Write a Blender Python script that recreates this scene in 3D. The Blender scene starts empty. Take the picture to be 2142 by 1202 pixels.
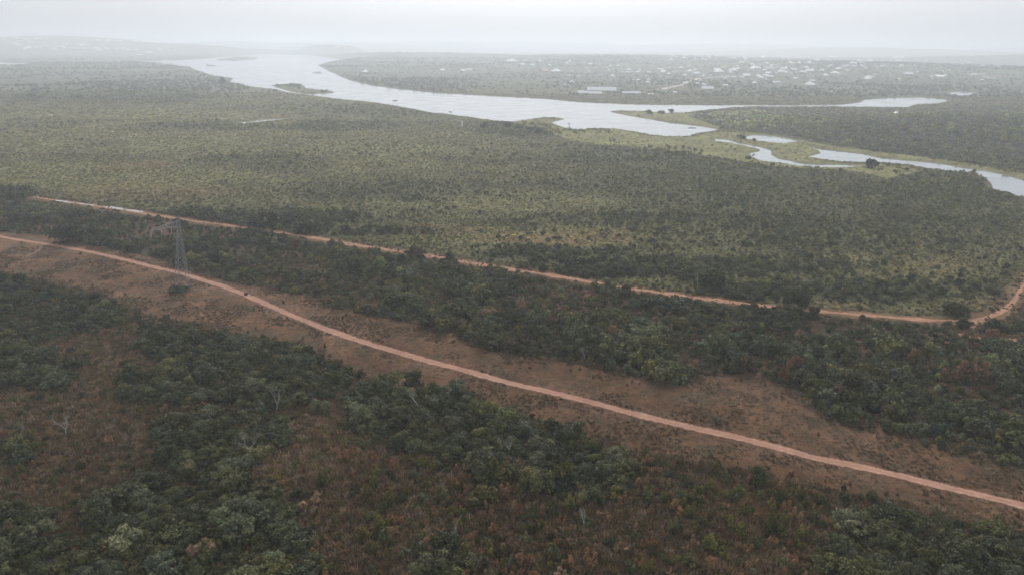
import bpy, math, random
import numpy as np
from mathutils import Matrix, Vector, Euler

R = math.radians
random.seed(11)
RNG = np.random.default_rng(11)
S = bpy.context.scene
COL = S.collection

# ------------------------------------------------------------------ camera, sky, sun, exposure
CAM_H, PITCH, ROLL = 100.0, R(19.55), R(0.40)
W0, H0 = 2142.0, 1202.0
FPX = 24.0 / 36.0 * W0
cam = bpy.data.cameras.new('camera')
cam.lens = 24.0; cam.sensor_width = 36.0; cam.clip_start = 0.5; cam.clip_end = 80000
camo = bpy.data.objects.new('camera', cam); COL.objects.link(camo)
CAMROT = Matrix.Rotation(R(90) - PITCH, 3, 'X') @ Matrix.Rotation(ROLL, 3, 'Z')
camo.matrix_world = Matrix.Translation((0, 0, CAM_H)) @ CAMROT.to_4x4()
S.camera = camo

SUN_EL, SUN_AZ = R(40), R(2)          # behind thin cloud, ahead of the camera
w = bpy.data.worlds.new('World'); S.world = w; w.use_nodes = True
nt = w.node_tree; nt.nodes.clear()
sky = nt.nodes.new('ShaderNodeTexSky'); sky.sky_type = 'NISHITA'; sky.sun_disc = False
sky.sun_elevation = SUN_EL; sky.sun_rotation = SUN_AZ
sky.air_density = 1.0; sky.dust_density = 5.0; sky.ozone_density = 1.5
hs = nt.nodes.new('ShaderNodeHueSaturation'); hs.inputs['Saturation'].default_value = 0.22
mixw = nt.nodes.new('ShaderNodeMix'); mixw.data_type = 'RGBA'; mixw.inputs['Factor'].default_value = 0.62
mixw.inputs['B'].default_value = (6.7, 7.05, 7.75, 1)    # the even cloud layer
bg = nt.nodes.new('ShaderNodeBackground'); bg.inputs['Strength'].default_value = 0.133
out = nt.nodes.new('ShaderNodeOutputWorld')
nt.links.new(sky.outputs['Color'], hs.inputs['Color']); nt.links.new(hs.outputs['Color'], mixw.inputs['A'])
nt.links.new(mixw.outputs['Result'], bg.inputs['Color']); nt.links.new(bg.outputs['Background'], out.inputs['Surface'])

sl = bpy.data.lights.new('sun', 'SUN'); sl.energy = 2.0; sl.angle = R(16); sl.color = (1.0, 0.96, 0.9)
so = bpy.data.objects.new('sun', sl); COL.objects.link(so)
d = Vector((math.sin(SUN_AZ) * math.cos(SUN_EL), math.cos(SUN_AZ) * math.cos(SUN_EL), math.sin(SUN_EL)))
so.rotation_euler = d.to_track_quat('Z', 'Y').to_euler(); so.location = d * 400
S.view_settings.view_transform = 'Standard'; S.view_settings.look = 'None'
S.view_settings.exposure = 0.0; S.view_settings.gamma = 1.0
S.cycles.use_denoising = True
S.cycles.max_bounces = 6; S.cycles.diffuse_bounces = 3; S.cycles.glossy_bounces = 2
S.cycles.transparent_max_bounces = 8; S.cycles.volume_bounces = 3
S.cycles.use_adaptive_sampling = True; S.cycles.adaptive_threshold = 0.012

# ------------------------------------------------------------------ small numeric helpers
CR = np.array(CAMROT)                    # columns: camera axes in the world


def proj(x, y, z):
    """world point -> pixel of the 2142 x 1202 picture"""
    v = np.stack([np.asarray(x, float), np.asarray(y, float), np.asarray(z, float) - CAM_H], -1) @ CR
    dep = -v[..., 2]
    dep = np.where(dep > 1e-3, dep, 1e-3)
    return W0 / 2 + FPX * v[..., 0] / dep, H0 / 2 - FPX * v[..., 1] / dep


def unproj(px, py, z=0.0):
    """pixel -> point of the level z below it"""
    px = np.asarray(px, float); py = np.asarray(py, float)
    v = np.stack([(px - W0 / 2) / FPX, (H0 / 2 - py) / FPX, -np.ones_like(px)], -1) @ CR.T
    t = (z - CAM_H) / np.minimum(v[..., 2], -1e-4)
    return v[..., 0] * t, v[..., 1] * t


def _hash(ix, iy, s):
    h = (ix.astype(np.int64) * 374761393 + iy.astype(np.int64) * 668265263 + s * 1442695041) & 0xffffffff
    h = ((h ^ (h >> 13)) * 1274126177) & 0xffffffff
    return ((h ^ (h >> 16)) & 0xffff) / 65535.0


def vnoise(x, y, s=0):
    ix = np.floor(x); iy = np.floor(y); fx = x - ix; fy = y - iy
    fx = fx * fx * (3 - 2 * fx); fy = fy * fy * (3 - 2 * fy)
    a = _hash(ix, iy, s); b = _hash(ix + 1, iy, s); c = _hash(ix, iy + 1, s); e = _hash(ix + 1, iy + 1, s)
    return (a * (1 - fx) + b * fx) * (1 - fy) + (c * (1 - fx) + e * fx) * fy


def fbm(x, y, s=0, n=4):
    t = 0; a = 0.5; k = 0
    for i in range(n):
        t = t + a * vnoise(x * 2 ** i, y * 2 ** i, s + i * 7); k += a; a *= 0.5
    return t / k


def inpoly(poly, x, y):
    p = np.asarray(poly, float); r = np.zeros(np.shape(x), bool)
    j = len(p) - 1
    for i in range(len(p)):
        xi, yi = p[i]; xj, yj = p[j]
        if yi != yj:
            c = ((yi > y) != (yj > y)) & (x < (xj - xi) * (y - yi) / (yj - yi) + xi)
            r ^= c
        j = i
    return r


def sstep(a, b, x):
    t = np.clip((x - a) / (b - a), 0, 1)
    return t * t * (3 - 2 * t)


def segdist(pts, x, y, closed=True):
    p = np.asarray(pts, float); d2 = np.full(np.shape(x), 1e18)
    n = len(p)
    for i in range(n if closed else n - 1):
        ax, ay = p[i]; bx, by = p[(i + 1) % n]
        vx, vy = bx - ax, by - ay; L = vx * vx + vy * vy + 1e-9
        t = np.clip(((x - ax) * vx + (y - ay) * vy) / L, 0, 1)
        d2 = np.minimum(d2, (x - ax - t * vx) ** 2 + (y - ay - t * vy) ** 2)
    return np.sqrt(d2)


# ------------------------------------------------------------------ the map (traced on the picture, laid on the ground)
RIVER = [(270, 130), (340, 134), (398, 142), (418, 150), (448, 159), (488, 164), (478, 171), (520, 181), (566, 186), (600, 193), (640, 199),
         (700, 207), (770, 213), (830, 222), (900, 235), (960, 243), (1020, 251), (1066, 256), (1108, 250), (1140, 246.5), (1182, 249),
         (1150, 257), (1186, 270), (1212, 272), (1240, 269), (1290, 270), (1330, 276), (1366, 284), (1400, 286), (1440, 286), (1447, 281),
         (1498, 273), (1500, 270), (1470, 265), (1448, 262), (1392, 256), (1336, 246), (1308, 241), (1274, 234), (1294, 232.5), (1347, 233.5),
         (1403, 237), (1432, 236), (1462, 232), (1504, 228), (1532, 224.8), (1600, 223.4), (1719, 223), (1746, 223), (1767, 224.5), (1833, 224.8),
         (1902, 226), (1913, 219.5), (1954, 217.6), (1982, 212), (1972, 207), (1920, 204), (1864, 205), (1809, 209), (1802, 214), (1774, 217.6),
         (1733, 221), (1677, 221.7), (1580, 221), (1538, 220.4), (1400, 220), (1330, 219), (1250, 216), (1200, 213), (1150, 208), (1060, 203),
         (1000, 200), (900, 194), (830, 186), (780, 180), (730, 168), (692, 151), (664, 137), (690, 131), (738, 126), (700, 122.5),
         (642, 115), (560, 113), (470, 119), (430, 123), (400, 125), (340, 127)]
POND_FAR = [(1968, 195), (1989, 198.6), (2013, 202), (2044, 200), (2037, 193.4), (2006, 191), (1982, 194.4)]
WATER_LEFT = [(-160, 136), (15, 137), (50, 136), (64, 133), (40, 132), (-160, 131)]
POND = [(1569, 283.5), (1587, 282), (1626, 286), (1650, 291), (1672, 297), (1656, 298), (1635, 301), (1614, 299), (1590, 296), (1574, 294), (1552, 288)]
CREEK = [(1692, 307), (1710, 312), (1770, 319), (1800, 322), (1839, 331), (1905, 337), (1968, 343), (2010, 351), (2055, 357), (2100, 366),
         (2142, 378), (2260, 412), (2420, 462), (2420, 520), (2260, 462), (2142, 418), (2115, 404), (2078, 397), (2073, 384), (2061, 372), (2022, 363), (1980, 358), (1935, 352),
         (1899, 345), (1839, 340), (1809, 340), (1761, 339), (1722, 334), (1683, 327), (1697, 327), (1719, 321), (1712, 314), (1695, 309.5)]
STREAM = [(1500, 291), (1518, 293), (1545, 300), (1575, 306), (1599, 312), (1609, 316), (1609, 324), (1626, 333), (1650, 337), (1671, 343), (1710, 346),
          (1761, 346), (1800, 348), (1761, 350), (1710, 349.5), (1668, 346.5), (1629, 340), (1599, 337), (1578, 328), (1572, 321), (1592, 317), (1594, 313),
          (1560, 305.5), (1530, 299), (1500, 295)]
PUDDLE = [(502, 258), (510, 255.5), (528, 255), (536, 252.5), (556, 251.5), (566, 250), (604, 250), (590, 252), (572, 253.2), (560, 254.8), (546, 254.6), (538, 256.5), (520, 257.2), (510, 260)]
ISLETS = [[(568, 179), (600, 176.5), (632, 178), (640, 186), (690, 190), (699, 195), (640, 198), (600, 190)],
          [(418, 137.5), (440, 136.6), (462, 138), (440, 139)], [(645, 152.6), (660, 151.8), (678, 153), (660, 154.2)],
          [(455, 124.5), (500, 121.5), (540, 121), (536, 125), (500, 126.8), (455, 127)], [(820, 210.5), (832, 209.5), (834, 211.5), (822, 212.2)],
          [(936, 234), (948, 233.4), (946, 236)]]
WATERS = [RIVER, POND_FAR, WATER_LEFT, POND, CREEK, STREAM, PUDDLE]
WATERW = [np.stack(unproj(*np.array(p, float).T), -1) for p in WATERS]
LINKW = np.stack(unproj(*np.array([(1520, 222.3), (1600, 222), (1700, 222), (1790, 220.5)], float).T), -1)
ISLETW = [np.stack(unproj(*np.array(p, float).T), -1) for p in ISLETS]


def water_sd(x, y):
    """distance to the water's edge, positive on land"""
    x = np.asarray(x, float); y = np.asarray(y, float)
    D = np.hypot(x, y)
    sd = np.full(x.shape, 400.0)
    m = (y > 480) & (np.abs(x) < 1.6 * y)
    if m.any():
        X = x[m]; Y = y[m]
        j = 0.012 * D[m] * 0.3
        X = X + (fbm(X / 60, Y / 60, 3, 3) - .5) * np.minimum(j, 14); Y = Y + (fbm(X / 60, Y / 60, 4, 3) - .5) * np.minimum(j * 2, 30)
        dm = np.full(X.shape, 1e9); ins = np.zeros(X.shape, bool)
        for p in WATERW:
            dp = segdist(p, X, Y); ip = inpoly(p, X, Y)
            if p is WATERW[5]:            # the narrow stream keeps a few metres of width
                dp = np.where(ip, dp + 2.2, np.abs(dp - 2.2)); ip |= segdist(p, X, Y) < 2.2
            dm = np.minimum(dm, dp); ins |= ip
        dl = segdist(LINKW, X, Y, False)    # the thin reach behind the headland
        dm = np.where(dl < 15, np.maximum(15 - dl, dm * ins), np.where(ins, dm, np.minimum(dm, dl - 15))); ins |= dl < 15
        for p in ISLETW:
            dm = np.minimum(dm, segdist(p, X, Y)); ins &= ~inpoly(p, X, Y)
        sd[m] = np.where(ins, -dm, dm)
    return sd


# hills: (px at the ridge, distance, half width, half depth, height)
HILLS = []


def hill(px, D, wx, wy, h, steep=2.0):
    az = math.atan((px - W0 / 2) / FPX)
    HILLS.append((D * math.tan(az), D, wx, wy, h, steep))


hill(120, 6900, 1900, 1150, 140); hill(620, 11500, 3000, 1500, 120)
hill(-500, 7300, 2200, 1300, 160)
hill(705, 7300, 330, 700, 78, 4.0)
hill(1000, 14500, 6000, 2500, 150); hill(1500, 13000, 3500, 2000, 130); hill(1800, 9000, 2200, 1500, 84)
hill(2300, 5200, 1700, 1000, 72); hill(2250, 12500, 3000, 1800, 135)
hill(1300, 4600, 1500, 1500, 44); hill(1700, 3300, 1100, 1000, 34); hill(2100, 2600, 700, 800, 26); hill(900, 5200, 1200, 1300, 40)
hill(2150, 960, 260, 150, 7)


def height(x, y, sd=None):
    x = np.asarray(x, float); y = np.asarray(y, float)
    if sd is None:
        sd = water_sd(x, y)
    D = np.hypot(x, y)
    base = 1.1 + 1.5 * (fbm(x / 90, y / 90, 21, 3) - .5) + 0.5 * (fbm(x / 14, y / 14, 22, 3) - .5)
    base = np.where(D > 1080, .35 + .25 * base, base)
    hl = np.zeros_like(x)
    for hx, hy, wx, wy, hh, st in HILLS:
        q = ((x - hx) / wx) ** 2 + ((y - hy) / wy) ** 2
        hl = np.maximum(hl, hh * np.exp(-q ** (st / 2)))
    far = sstep(2500, 7000, D)
    hl = hl * (1 + far * 0.45 * (fbm(x / 900, y / 900, 31, 4) - .5)) + sstep(30, 60, hl) * far * 14 * (fbm(x / 500, y / 500, 33, 4) - .3)
    hl = np.minimum(hl, 0.16 * np.maximum(sd, 0) * np.where(D > 6500, 1.5, 1.0))
    land = np.minimum(np.maximum(base, 0.35), 0.12 + 0.22 * np.maximum(sd, 0)) + np.maximum(hl, 0)
    return np.where(sd > 0, land, np.maximum(-2.5, 0.12 * sd - 0.02))


def ground_at(px, py, it=4):
    """the ground point seen at a pixel"""
    z = 0.0
    for _ in range(it):
        x, y = unproj(px, py, z); z = height(x, y)
    # ray march where the hill hides the flat guess
    return x, y, z


ROAD1 = [(-160, 468), (-60, 482), (0, 494), (80, 508), (165, 522), (250, 540), (330, 560), (380, 573), (440, 592), (500, 612), (560, 638), (620, 664),
         (700, 695), (760, 715), (830, 735), (900, 755), (970, 773), (1060, 798), (1140, 817), (1220, 836), (1300, 857), (1380, 876), (1460, 895),
         (1540, 912), (1620, 933), (1700, 955), (1780, 972), (1860, 990), (1940, 1010), (2020, 1030), (2100, 1049), (2142, 1060), (2260, 1094), (2420, 1145)]
ROAD2 = [(70, 413), (130, 422), (200, 433), (270, 443), (300, 448), (350, 455), (400, 462), (470, 470), (540, 482), (600, 490), (660, 499), (720, 509),
         (780, 518), (850, 528), (920, 539), (980, 549), (1050, 560), (1120, 571), (1190, 582), (1250, 592), (1320, 603), (1380, 611), (1440, 621),
         (1500, 628), (1560, 635), (1620, 642), (1700, 650), (1780, 657), (1860, 664), (1930, 670), (2000, 671), (2050, 668), (2090, 655), (2115, 637),
         (2130, 615), (2142, 595), (2180, 555), (2260, 500)]
FOOTPATH = [(82, 512), (86, 518), (78, 526), (62, 533), (48, 540)]
BRANCH = [(2050, 668), (2030, 682), (2010, 700), (2040, 706), (2142, 712)]
TOWNROAD = [(1380, 188), (1400, 184), (1424, 179.5), (1441, 171.5), (1462, 165), (1490, 161.5), (1520, 159.5)]


def smooth_world(pl, step, z=1.0):
    p = np.stack(unproj(*np.array(pl, float).T, z), -1)
    # Catmull-Rom through the traced points
    outp = []
    P = np.vstack([2 * p[0] - p[1], p, 2 * p[-1] - p[-2]])
    for i in range(1, len(P) - 2):
        n = max(2, int(np.linalg.norm(P[i + 1] - P[i]) / step))
        t = np.linspace(0, 1, n, endpoint=False)[:, None]
        a, b, c, e = P[i - 1], P[i], P[i + 1], P[i + 2]
        outp.append(0.5 * ((2 * b) + (-a + c) * t + (2 * a - 5 * b + 4 * c - e) * t ** 2 + (-a + 3 * b - 3 * c + e) * t ** 3))
    outp.append(P[-2][None])
    return np.vstack(outp)


R1W = smooth_world(ROAD1, 1.2); R2W = smooth_world(ROAD2, 1.5)
R1C, R2C = R1W[::6], R2W[::6]

# the open strip either side of the track, and the thickets below it
UPPER = [(-300, 455), (0, 487), (110, 494), (150, 508), (250, 522), (330, 540), (400, 570), (480, 592), (560, 608), (640, 622), (700, 645), (760, 655),
         (830, 668), (900, 692), (960, 712), (1040, 734), (1110, 748), (1200, 760), (1300, 782), (1400, 806), (1440, 806), (1480, 786), (1560, 776),
         (1640, 806), (1690, 850), (1750, 885), (1850, 905), (1950, 938), (2050, 962), (2142, 985), (2500, 1060)]
LOWER = [(-300, 520), (0, 570), (80, 592), (170, 612), (260, 640), (330, 670), (420, 684), (500, 705), (560, 715), (650, 735), (720, 770), (790, 790),
         (870, 800), (900, 815), (960, 825), (1020, 860), (1100, 880), (1200, 910), (1290, 935), (1400, 955), (1500, 975), (1600, 992), (1700, 1015),
         (1800, 1040), (1900, 1055), (2000, 1075), (2142, 1105), (2500, 1200)]
STRIP = UPPER + LOWER[::-1]
BELT = UPPER + [(2500, 500), (2290, 505), (2200, 562), (2152, 605), (2128, 645), (2104, 664), (2060, 676), (2000, 678)] + [(a, b + 5) for a, b in ROAD2[::-1] if a < 2000] + [(60, 405), (0, 385), (-300, 350)]
THICKETS = {
    'left edge below the open strip': [(-60, 560), (0, 575), (90, 598), (180, 615), (260, 640), (262, 672), (200, 690), (120, 700), (60, 720), (-60, 705)],
    'broad thicket left of the track bend': [(300, 680), (420, 690), (500, 712), (560, 716), (650, 738), (735, 778), (712, 815), (620, 842), (560, 858), (470, 840), (420, 800), (330, 760), (285, 715)],
    'dark clump at the far left': [(-60, 705), (0, 708), (80, 728), (155, 770), (130, 808), (40, 812), (-60, 800)],
    'low clump above the bare grass': [(240, 795), (330, 772), (440, 810), (410, 845), (330, 845), (250, 832)],
    'tall clump around the pale forked tree': [(330, 880), (420, 858), (560, 858), (605, 895), (592, 932), (540, 972), (430, 1008), (362, 985), (328, 930)],
    'long thicket below the track': [(755, 800), (850, 785), (890, 820), (960, 815), (1020, 855), (1100, 868), (1180, 898), (1262, 930), (1318, 972), (1296, 1025), (1200, 1050), (1120, 1022), (1030, 1012), (980, 980), (900, 945), (800, 925), (735, 892), (715, 840)],
    'big thicket at the lower left': [(190, 1055), (290, 1000), (400, 1022), (480, 998), (575, 1012), (610, 1090), (655, 1140), (645, 1290), (-120, 1290), (-120, 1140), (100, 1135), (180, 1122)],
    'clump at the left edge above the big thicket': [(-60, 1060), (0, 1062), (60, 1052), (112, 1082), (84, 1118), (-60, 1112)],
    'small clump at the bottom middle': [(868, 1140), (960, 1125), (984, 1172), (955, 1260), (860, 1260)],
    'dense thicket at the lower right': [(1735, 1130), (1800, 1078), (1900, 1068), (2000, 1096), (2142, 1118), (2260, 1150), (2260, 1300), (1735, 1300)],
    'left clump beside the dead white trunk': [(-60, 930), (10, 920), (64, 940), (60, 968), (-60, 972)],
}
# tone of the far side of the second track: dark scrub and straw-coloured growth, in ellipses
DARK = [(560, 340, 160, 22, .5), (520, 462, 240, 26, 1), (850, 402, 230, 26, .6), (1300, 325, 190, 26, .7), (1500, 385, 380, 50, .6), (1750, 450, 420, 80, .5), (1420, 560, 420, 24, .95),
        (1150, 530, 160, 14, 1), (1750, 610, 330, 24, .9), (1130, 272, 130, 16, 1), (260, 205, 230, 14, .8), (150, 165, 260, 20, 1), (480, 165, 130, 14, .9), (420, 265, 140, 12, .5), (1050, 330, 160, 16, .4), (1950, 400, 210, 40, .9),
        (30, 405, 60, 16, 1), (760, 485, 200, 12, .8), (700, 265, 150, 9, .7), (830, 235, 160, 9, .5), (1300, 460, 250, 18, .4), (650, 225, 160, 10, .5), (200, 300, 70, 8, .4)]
STRAW = [(250, 270, 420, 60, .9), (750, 330, 420, 34, .8), (1050, 420, 260, 20, .7), (250, 370, 330, 34, .9), (1150, 495, 250, 20, .9), (1560, 545, 200, 14, .4), (1800, 555, 250, 24, .5), (1880, 380, 150, 16, .5), (560, 215, 300, 20, .6), (800, 290, 250, 20, .5)]
REDS = [(1150, 500, 180, 16, .8), (310, 345, 60, 9, .9), (235, 352, 40, 7, .7), (300, 405, 220, 18, .5), (920, 480, 120, 12, .5), (1760, 640, 60, 10, .6), (2060, 640, 60, 20, .6), (1960, 560, 100, 22, .3)]


def blobs(lst, px, py, s):
    t = np.zeros(np.shape(px))
    n = fbm(px / 60, py / 16, s, 4) - .5
    for cx, cy, rx, ry, a in lst:
        q = ((px - cx) / rx) ** 2 + ((py - cy) / ry) ** 2
        t = np.maximum(t, a * sstep(1.5, .25, q + n * 1.7))
    return t


MARSH = [[(1066, 257), (1110, 249), (1190, 248), (1152, 258), (1186, 271), (1240, 270), (1300, 271), (1370, 285), (1440, 288), (1500, 276), (1560, 284), (1680, 299), (1722, 318), (1690, 330), (1760, 342),
          (1840, 345), (1900, 350), (1930, 366), (1860, 372), (1760, 356), (1640, 352), (1560, 340), (1450, 322), (1330, 308), (1200, 296), (1120, 268)],
         [(1274, 233), (1347, 233), (1450, 238), (1520, 262), (1500, 272), (1440, 262), (1336, 246)], [(1500, 280), (1700, 305), (1850, 333), (2000, 349), (2142, 376), (2142, 366), (2000, 340), (1800, 312), (1640, 283), (1530, 276)]]
HEADLAND = [(1440, 245), (1470, 234), (1540, 227), (1700, 226), (1900, 229), (2142, 222), (2500, 225), (2500, 420), (2142, 358), (1900, 325), (1740, 305), (1600, 280), (1500, 266)]


def zones(x, y):
    px, py = proj(x, y, 0.8 + 0 * x)
    k = np.clip((py - 80) / 500, .05, 1)
    qx = px + 26 * k * (fbm(px / 50, py / 25, 51, 3) - .5); qy = py + 16 * k * (fbm(px / 50, py / 25, 52, 3) - .5)
    return px, py, qx, qy


# ------------------------------------------------------------------ object helpers
def link(o, parent=None):
    COL.objects.link(o)
    if parent is not None:
        o.parent = parent
    return o


def tag(o, label=None, cat=None, group=None, kind=None):
    if label: o['label'] = label
    if cat: o['category'] = cat
    if group: o['group'] = group
    if kind: o['kind'] = kind
    return o


def empty(name, loc, label, cat, group=None, rz=0.0):
    o = bpy.data.objects.new(name, None); link(o)
    o.empty_display_size = .5; o.location = loc; o.rotation_euler = (0, 0, rz)
    return tag(o, label, cat, group)


def mesh_from(name, verts, faces, mat, val=None, smooth=False):
    """verts (n,3); faces: an (m,k) array or a list of index tuples"""
    me = bpy.data.meshes.new(name)
    verts = np.asarray(verts, np.float32)
    if isinstance(faces, np.ndarray):
        m, k = faces.shape
        me.vertices.add(len(verts)); me.vertices.foreach_set('co', verts.ravel())
        me.loops.add(m * k); me.loops.foreach_set('vertex_index', faces.astype(np.int32).ravel())
        me.polygons.add(m)
        me.polygons.foreach_set('loop_start', np.arange(0, m * k, k, dtype=np.int32))
        me.update(calc_edges=True)
    else:
        me.from_pydata(verts.tolist(), [], faces)
    if val is not None:
        a = me.attributes.new('tone', 'FLOAT', 'POINT'); a.data.foreach_set('value', np.asarray(val, np.float32))
    if smooth:
        me.polygons.foreach_set('use_smooth', np.ones(len(me.polygons), bool))
    me.materials.append(mat)
    return me


def obj(name, me, parent=None):
    return link(bpy.data.objects.new(name, me), parent)


class MB:
    """collects simple solids into one mesh"""
    def __init__(s): s.v = []; s.f = []

    def poly(s, vs, fs):
        b = len(s.v); s.v += [tuple(q) for q in vs]; s.f += [tuple(i + b for i in f) for f in fs]

    def box(s, x0, x1, y0, y1, z0, z1):
        s.poly([(x0, y0, z0), (x1, y0, z0), (x1, y1, z0), (x0, y1, z0), (x0, y0, z1), (x1, y0, z1), (x1, y1, z1), (x0, y1, z1)],
               [(3, 2, 1, 0), (4, 5, 6, 7), (0, 1, 5, 4), (1, 2, 6, 5), (2, 3, 7, 6), (3, 0, 4, 7)])

    def bar(s, a, b, r0, r1=None, n=4):
        r1 = r0 if r1 is None else r1
        a = Vector(a); b = Vector(b); dd = (b - a)
        if dd.length < 1e-6: return
        dd.normalize(); u = dd.orthogonal().normalized(); w_ = dd.cross(u)
        vs = []
        for c, r in ((a, r0), (b, r1)):
            for i in range(n):
                t = 2 * math.pi * i / n
                vs.append(c + (u * math.cos(t) + w_ * math.sin(t)) * r)
        fs = [(i, (i + 1) % n, n + (i + 1) % n, n + i) for i in range(n)] + [tuple(range(n - 1, -1, -1)), tuple(range(n, 2 * n))]
        s.poly(vs, fs)

    def path(s, pts, rad, n=6):
        for i in range(len(pts) - 1):
            s.bar(pts[i], pts[i + 1], rad[i], rad[i + 1], n)

    def mesh(s, name, mat, smooth=False): return mesh_from(name, s.v, s.f, mat, None, smooth)


# ------------------------------------------------------------------ materials
def new_mat(name):
    m = bpy.data.materials.new(name); m.use_nodes = True
    t = m.node_tree; t.nodes.clear()
    o = t.nodes.new('ShaderNodeOutputMaterial'); p = t.nodes.new('ShaderNodeBsdfPrincipled')
    t.links.new(p.outputs[0], o.inputs['Surface'])
    p.inputs['Roughness'].default_value = .85
    p.inputs['Specular IOR Level'].default_value = .15
    return m, t, p, o


def N(t, typ, **kw):
    n = t.nodes.new(typ)
    for k, v in kw.items(): setattr(n, k, v)
    return n


def noise(t, scale, detail=4, rough=.6, vec=None):
    n = N(t, 'ShaderNodeTexNoise'); n.inputs['Scale'].default_value = scale; n.inputs['Detail'].default_value = detail
    n.inputs['Roughness'].default_value = rough
    if vec is not None: t.links.new(vec, n.inputs['Vector'])
    return n.outputs['Fac']


def maprange(t, v, a, b, c, e):
    n = N(t, 'ShaderNodeMapRange'); t.links.new(v, n.inputs['Value'])
    for i, q in zip(('From Min', 'From Max', 'To Min', 'To Max'), (a, b, c, e)): n.inputs[i].default_value = q
    return n.outputs['Result']


def mulcol(t, colsock, fac):
    n = N(t, 'ShaderNodeVectorMath', operation='SCALE'); t.links.new(colsock, n.inputs[0]); t.links.new(fac, n.inputs['Scale'])
    return n.outputs['Vector']


def mix(t, fac, a, b):
    n = N(t, 'ShaderNodeMix', data_type='RGBA')
    for s_, q in (('Factor', fac), ('A', a), ('B', b)):
        if isinstance(q, (int, float)): n.inputs[s_].default_value = q
        elif isinstance(q, tuple): n.inputs[s_].default_value = q
        else: t.links.new(q, n.inputs[s_])
    return n.outputs['Result']


def plain(name, c, rough=.8, var=.25, scale=1.2, metal=0.0):
    m, t, p, o = new_mat(name)
    geo = N(t, 'ShaderNodeTexCoord')
    f = maprange(t, noise(t, scale, 4, .6, geo.outputs['Object']), .3, .7, 1 - var, 1 + var)
    rgb = N(t, 'ShaderNodeRGB'); rgb.outputs[0].default_value = (*c, 1)
    t.links.new(mulcol(t, rgb.outputs[0], f), p.inputs['Base Color'])
    p.inputs['Roughness'].default_value = rough; p.inputs['Metallic'].default_value = metal
    return m


def leaf_mat(name, hue_a, hue_b, transl=.25, spread=.55):
    """tint comes from the object or its scatter point; tone varies leaf by leaf"""
    m, t, p, o = new_mat(name)
    at = N(t, 'ShaderNodeAttribute', attribute_type='INSTANCER', attribute_name='tint')
    tn = N(t, 'ShaderNodeAttribute', attribute_type='GEOMETRY', attribute_name='tone')
    f = maprange(t, tn.outputs['Fac'], 0, 1, 1 - spread, 1 + spread)
    warm = mix(t, tn.outputs['Fac'], (*hue_a, 1), (*hue_b, 1))
    n = N(t, 'ShaderNodeMix', data_type='RGBA', blend_type='MULTIPLY'); n.inputs['Factor'].default_value = 1
    t.links.new(at.outputs['Color'], n.inputs['A']); t.links.new(warm, n.inputs['B'])
    c = mulcol(t, n.outputs['Result'], f)
    t.links.new(c, p.inputs['Base Color'])
    p.inputs['Roughness'].default_value = .6; p.inputs['Specular IOR Level'].default_value = .25
    tr = N(t, 'ShaderNodeBsdfTranslucent'); t.links.new(c, tr.inputs['Color'])
    mx = N(t, 'ShaderNodeMixShader'); mx.inputs[0].default_value = transl
    t.links.new(p.outputs[0], mx.inputs[1]); t.links.new(tr.outputs[0], mx.inputs[2]); t.links.new(mx.outputs[0], o.inputs['Surface'])
    return m


M_LEAF = leaf_mat('leaf', (.85, 1.0, 1.0), (1.12, 1.02, .92))
M_DRY = leaf_mat('dry_leaf', (.8, 1.02, .95), (1.2, .98, .9), spread=.6)
M_GRASS = leaf_mat('dry_grass_blade', (.95, .95, .95), (1.05, 1.0, .98), transl=.2, spread=.5)
M_BARK = plain('bark', (.07, .055, .045), .9)
M_PALEBARK = plain('pale_bark', (.42, .39, .36), .85, .3)
M_STEEL = plain('galvanised_steel', (.27, .27, .275), .55, .2, 1.0, .3)
M_GLASS_INS = plain('porcelain', (.30, .31, .32), .3)

# ground: albedo from the vertices, broken up by noise at several sizes
m, t, p, o = new_mat('ground_earth'); M_GROUND = m
tc = N(t, 'ShaderNodeTexCoord'); V = tc.outputs['Object']
va = N(t, 'ShaderNodeAttribute', attribute_type='GEOMETRY', attribute_name='albedo')
f1 = maprange(t, noise(t, .55, 6, .75, V), .3, .7, .58, 1.42)
f2 = maprange(t, noise(t, .06, 5, .6, V), .3, .7, .78, 1.22)
f3 = maprange(t, noise(t, 2.6, 3, .6, V), .35, .65, .62, 1.3)
c = mulcol(t, mulcol(t, mulcol(t, va.outputs['Color'], f1), f2), f3)
t.links.new(c, p.inputs['Base Color'])
bp = N(t, 'ShaderNodeBump'); bp.inputs['Strength'].default_value = .6; bp.inputs['Distance'].default_value = .35
t.links.new(noise(t, 1.1, 5, .7, V), bp.inputs['Height']); t.links.new(bp.outputs[0], p.inputs['Normal'])
p.inputs['Roughness'].default_value = .95; p.inputs['Specular IOR Level'].default_value = .05


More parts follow.
